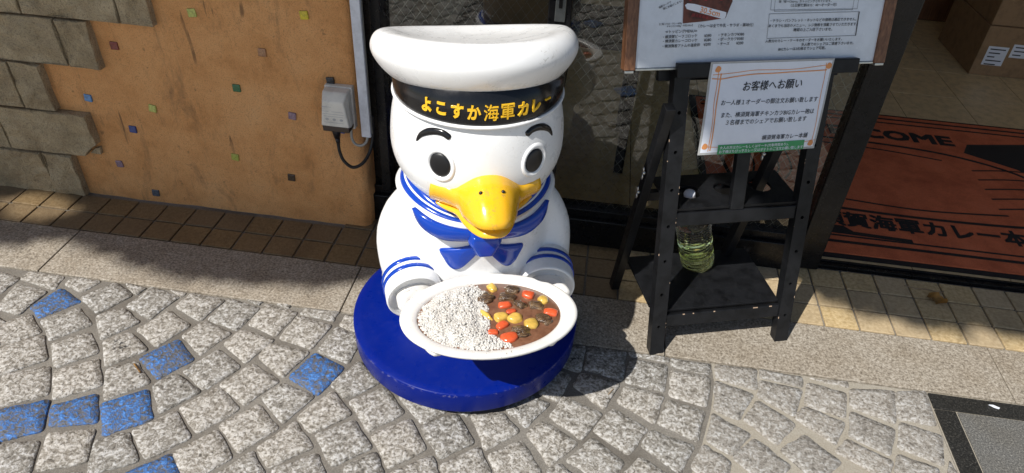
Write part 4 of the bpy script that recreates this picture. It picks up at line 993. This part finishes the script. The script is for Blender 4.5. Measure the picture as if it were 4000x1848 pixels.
obj('plug', on_c(join(tube([(-.7545, 1.852, .412), (-.7545, 1.852, .395), (-.7535, 1.851, .372)], [.014, .0135, .0095], 14), tube([(-.7535, 1.851, .372), (-.752, 1.85, .352)], [.0085, .006], 12))), 'cable_black', cord, smooth=True)
obj('cable', on_c(tube(spline([(-.752, 1.85, .356), (-.750, 1.848, .325), (-.738, 1.846, .292), (-.712, 1.85, .270), (-.684, 1.868, .280), (-.668, 1.9, .31), (-.662, 1.92, .36), (-.662, 1.925, .42)], 40), .0052, 10)), 'cable_black', cord, smooth=True)
tag(obj('grey_cable', tube(spline([(-.716, 1.878, .392), (-.715, 1.872, .365), (-.704, 1.868, .346), (-.685, 1.868, .343), (-.671, 1.875, .352), (-.667, 1.885, .372), (-.667, 1.888, .40)], 30), .0042, 10), 'grey_plastic', smooth=True), 'thin grey cable looping from socket to white trunking', 'cable')
tr_ = tag(empty('cable_trunking', (-.667, 1.885, .37)), 'white plastic cable trunking running up beside the black frame', 'trunking')
def on_t(vf): return [(p[0]+.667, p[1]-1.885, p[2]-.37) for p in vf[0]], vf[1]
obj('trunking_lid', on_t(bbox(-.6825, -.6535, 1.872, 1.884, .371, 2.2, .002)), 'white_plastic', tr_)
obj('trunking_base', on_t(bbox(-.681, -.655, 1.8845, 1.9, .373, 2.2, .001)), 'grey_plastic', tr_)

# ================================================================== INSIDE THE SHOP
mato = tag(empty('door_mat', (1.27, 2.63, .002)), 'orange welcome mat with black lettering inside the doorway', 'mat')
MX0, MX1, MY0, MY1 = .50, 2.06, 2.068, 3.185
def on_m(vf): return [(p[0]-1.27, p[1]-2.63, p[2]-.002) for p in vf[0]], vf[1]
obj('rubber_edge', on_m(bbox(MX0-.03, MX1+.03, MY0-.022, MY1+.022, .0015, .005, .001)), 'mat_black', mato)
obj('pile', on_m(bbox(MX0, MX1, MY0, MY1, .0052, .0105, .002)), 'mat_orange', mato)
def FP(l, z, off): return (l-1.27, z-2.63, .0095+off-.002)
def fline(P, w): obj('printed_line', ribbon(P, w, .0015, FP), 'mat_black', mato, fix=False)
fline([(MX0+.02, 3.150), (MX1-.02, 3.150)], .014); fline([(MX0+.02, 3.110), (MX1-.02, 3.110)], .012)
fline([(MX0+.02, 2.135), (MX1-.02, 2.135)], .016); fline([(MX0+.02, 2.172), (MX1-.35, 2.172), (MX1-.02, 2.172)], .010)
V_ = [FP(a, b, .0014) for a, b in [(.60, 2.186), (.95, 2.184), (1.20, 2.176), (1.20, 2.196), (1.0, 2.205), (.97, 2.235), (.70, 2.235)]]
obj('printed_patch', (V_, [tuple(range(7))]), 'mat_black', mato, fix=False)
def bold_line(t, l0, z0, l1, z1, hs, d):
    parts = []; V, F, x0, x1 = text_geo(t, 0, 0, 2); k = (l1-l0)/(x1-x0)
    for q, (ox, oy) in enumerate(((0, 0), (-d, -d), (d, d), (-d, d), (d, -d))):
        parts.append(([FP(l0+(x-x0)*k+ox, z0+y*k*hs+oy, .0016+.00015*q) for x, y, _ in V], F))
    obj('text_line', join(*parts), 'mat_black', mato, fix=False)
bold_line('横須賀海軍カレー本舗', .80, 2.245, 1.72, 2.245, 1.05, .0032)
bold_line('WELCOME', .92, 2.955, 1.60, 2.955, .80, .0055)
fline([(.62, 2.40), (.9, 2.36), (1.3, 2.345), (1.7, 2.365), (1.95, 2.42)], .016)
fline([(.62, 2.92), (.9, 2.915), (1.3, 2.90), (1.56, 2.86), (1.78, 2.76), (1.90, 2.60), (1.93, 2.42)], .016)
fline([(.60, 2.90), (.57, 2.66), (.61, 2.42)], .016)
fline([(1.02, 2.42), (1.3, 2.40), (1.62, 2.43)], .010); fline([(.68, 2.86), (.95, 2.865), (1.25, 2.85), (1.5, 2.81)], .010)
for yy in (2.50, 2.57, 2.64, 2.71, 2.78): fline([(1.60, yy-.03), (1.72, yy-.005), (1.82, yy+.005)], .009)
for kx in range(5): fline([(.66+.05*kx, 2.46+.02*kx), (.70+.05*kx, 2.62), (.66+.06*kx, 2.80)], .009)
V_ = [FP(a, b, .0014) for a, b in [(1.66, 2.98), (1.98, 3.05), (2.02, 2.60), (1.97, 2.46), (1.93, 2.64), (1.80, 2.80), (1.62, 2.90)]]
obj('printed_patch', (V_, [tuple(range(7))]), 'mat_black', mato, fix=False)
# cardboard boxes on the shop floor
def carton(name, x0, x1, y0, y1, z0, z1, label, slips=()):
    c = tag(empty(name, ((x0+x1)/2, (y0+y1)/2, z0)), label, 'box', 'cartons inside the shop')
    L = Vector(c.location); f = lambda vf: ([tuple(Vector(p)-L) for p in vf[0]], vf[1])
    obj('carton_body', f(bbox(x0, x1, y0, y1, z0, z1, .004)), 'cardboard', c)
    obj('tape', f(bbox((x0+x1)/2-.025, (x0+x1)/2+.025, y0-.0008, y1+.0008, z1-.06, z1+.0008, .0003)), 'print_grey', c) if z0 > .2 else None
    for (a, b, za, zb, n) in slips:
        sl = obj('shipping_label', f(bbox(a, b, y0-.0012, y0-.0002, za, zb, .0002)), 'paper_white', c)
        for k in range(n): obj('printed_line', f(bbox(a+.012, b-.012-.02*(k % 3), y0-.0016, y0-.0013, zb-.018-k*.02, zb-.012-k*.02, .0001)), 'print_black', sl)
carton('cardboard_box', 1.962, 2.50, 3.815, 4.30, .001, .262, 'brown cardboard box on the shop floor with two white shipping labels', ((2.00, 2.10, .06, .16, 5), (2.115, 2.22, .11, .18, 3)))
carton('cardboard_box', 1.968, 2.49, 3.825, 4.29, .264, .56, 'brown cardboard box stacked on top of the labelled carton')
tb_ = tag(empty('added_table', (-.12, 2.62, 0)), 'low black table added under the stand-in box behind the window glass', 'table')  # added table, only carries the box that replaces a reflection
obj('table_top', bbox(-.40, .30, -.2, .2, .505, .525, .003), 'metal_black', tb_)
for lx in (-.33, .27):
    for ly in (-.17, .17): obj('leg', bbox(lx-.018, lx+.018, ly-.018, ly+.018, .001, .5045, .002), 'metal_black', tb_)
carton('cardboard_box', -.415, -.155, 2.50, 2.75, .526, .80, 'brown box standing in for a bag reflected in the window glass')  # added box in place of a brown bag mirrored in the glass
cx_ = tag(empty('counter', (2.2, 4.9, 0)), 'dark wooden counter deep inside the shop', 'counter')
obj('counter_front', bbox(-.9, .9, -.3, .3, .001, .85, .01), 'walnut_trim', cx_)
obj('counter_top', bbox(-.93, .93, -.33, .33, .851, .88, .006), 'header_panel', cx_)

# ================================================================== LITTER
def leaf_litter(name, x, y, z, s, rz, label, mt):
    V = []; n = 9
    for i in range(n):
        t = i/(n-1); w = s*.32*math.sin(math.pi*min(1, t*.9+.08))**.8*(1+.25*math.sin(t*23)); u = (t-.5)*s
        zc = .003 + .010*math.sin(t*5)**2
        for k, sg in enumerate((-1, 0, 1)): V.append((u, sg*w, zc + (.010 if sg else 0)*(.6+.4*sg)))
    F = [(3*i+k, 3*i+k+1, 3*i+k+4, 3*i+k+3) for i in range(n-1) for k in range(2)]
    b = len(V); V += [(a, c, d-.0006) for a, c, d in V]; F += [tuple(b+i for i in reversed(f)) for f in F]
    o = tag(obj(name, (V, F), mt, smooth=True, fix=False), label, 'leaf'); o.location = (x, y, z); o.rotation_euler = (0, 0, rz); return o
leaf_litter('dry_leaf', 1.185, 1.878, .001, .058, -.7, 'curled brown dry leaf on the tiles by the door rail', 'dry_leaf')
tag(obj('dry_twig', tube(spline([(1.10, 1.935, .004), (1.14, 1.925, .006), (1.17, 1.93, .005), (1.20, 1.918, .007), (1.225, 1.93, .004)], 16), .0016, 6), 'twig', smooth=True), 'thin dry twig beside the brown leaf near the door rail', 'twig')
sc_ = tag(obj('paper_scrap', prism([(1.188, 1.4515), (1.200, 1.4525), (1.215, 1.445), (1.211, 1.4405), (1.200, 1.4435)], .003, .005), 'paper_white'), 'torn white paper scrap lying on the dark granite joint', 'paper scrap')
for (x, y, a, l, c) in ((.075, 1.285, 2.2, .024, 'twig'), (.015, 1.262, -.4, .018, 'twig'), (.195, 1.352, 1.1, .022, 'twig'), (-1.008, 1.163, -1.1, .034, 'twig'), (-.915, 1.36, .4, .02, 'twig')):
    pass
tag(obj('straw_bit', tube([(.150, 1.300, .004), (.163, 1.321, .005)], .0014, 6), 'twig'), 'short pale straw lying in the cobble joint beside the statue shadow', 'straw')
tag(obj('brown_stalk', tube([(-1.128, 1.176, .003), (-1.095, 1.150, .004)], .0022, 6), 'dry_leaf'), 'brown stalk lying against the middle blue cobble', 'stalk')

# ================================================================== STREET TREE that shades the shop front
def pl(P, x):
    for a, b in zip(P, P[1:]):
        if a[0] <= x <= b[0]: return a[1]+(b[1]-a[1])*(x-a[0])/(b[0]-a[0])
    return P[0][1] if x < P[0][0] else P[-1][1]
YL = [(-3.6, 1.60), (-1.9, 1.60), (-1.80, 1.60), (-1.70, 1.68), (-1.61, 1.668), (-1.503, 1.634), (-1.387, 1.604), (-1.26, 1.575), (-1.123, 1.57), (-.955, 1.575), (-.712, 1.63), (-.52, 1.72), (-.38, 1.80), (-.20, 1.95), (-.08, 2.22), (.1, 2.5)]
YR = [(.50, 2.45), (.54, 2.25), (.62, 2.06), (.70, 1.97), (.789, 1.87), (.906, 1.795), (1.014, 1.778), (1.129, 1.755), (1.4, 1.752), (3.6, 1.75)]
def shade(x, y):
    if ((x+1.85)/.17)**2 + ((y-1.785)/.105)**2 < 1: return False
    if x < .1: return y > pl(YL, x)-.012
    if x < .5: return y > 2.5
    return y > pl(YR, x)+.012
RT = random.Random(11); lv = []; lf = []
n = 0
while n < 27000:
    gx = RT.uniform(-3.4, 3.4); gy = RT.uniform(1.5, 3.9 if gx > 0 else 3.2)
    if not shade(gx, gy): continue
    h = RT.uniform(4.2, 5.4); c = Vector((gx-SUNX*h, gy-SUNY*h, h)); n += 1
    a = Vector((RT.gauss(0, 1), RT.gauss(0, 1), RT.gauss(0, .35))).normalized(); nrm = (-SUN_DIR*1.2 + Vector((RT.gauss(0, .5), RT.gauss(0, .5), RT.gauss(0, .5)))).normalized()
    a = (a - nrm*a.dot(nrm)).normalized(); b_ = nrm.cross(a); s = RT.uniform(.045, .075)
    k = len(lv); lv += [c-a*s, c+b_*s*.55+nrm*.008, c+a*s, c-b_*s*.55+nrm*.008]; lf += [(k, k+1, k+2), (k, k+2, k+3)]
tree = tag(empty('street_tree', (-6.6, -2.6, 0)), 'leafy street tree whose crown shades the shop front', 'tree')
T0 = Vector((-6.6, -2.6, 0))
obj('crown', ([tuple(p-T0) for p in lv], lf), 'foliage', tree, fix=False)
tk = [tube(spline([(0, 0, -.02), (.05, .02, 1.2), (.0, .05, 2.4), (.1, .1, 3.6), (.5, .2, 4.4)], 24), [.17-.0035*i for i in range(24)], 12)]
def up_sun(gx, gy, h): return Vector((gx-SUNX*h, gy-SUNY*h, h)) - T0
for path in ([(-3.1, 2.3, 4.5), (-2.2, 2.6, 4.7), (-1.2, 2.7, 4.9), (-.4, 2.9, 5.0), (.4, 3.0, 5.0), (1.4, 2.8, 5.0), (2.6, 2.6, 5.1)], [(-3.0, 2.2, 4.5), (-2.3, 2.1, 4.7), (-1.5, 2.0, 5.0), (-1.0, 1.9, 5.2)], [(.5, 3.0, 5.0), (1.0, 2.5, 5.1), (1.6, 2.1, 5.2)]):
    P = [up_sun(*q) for q in path]
    if path[0][0] < -2: P = [Vector((.3, .15, 4.1))] + P
    N_ = 6*len(P); tk.append(tube(spline(P, N_), [.075-.06*i/N_ for i in range(N_)], 8))
obj('trunk', join(*tk), 'bark', tree, smooth=True)
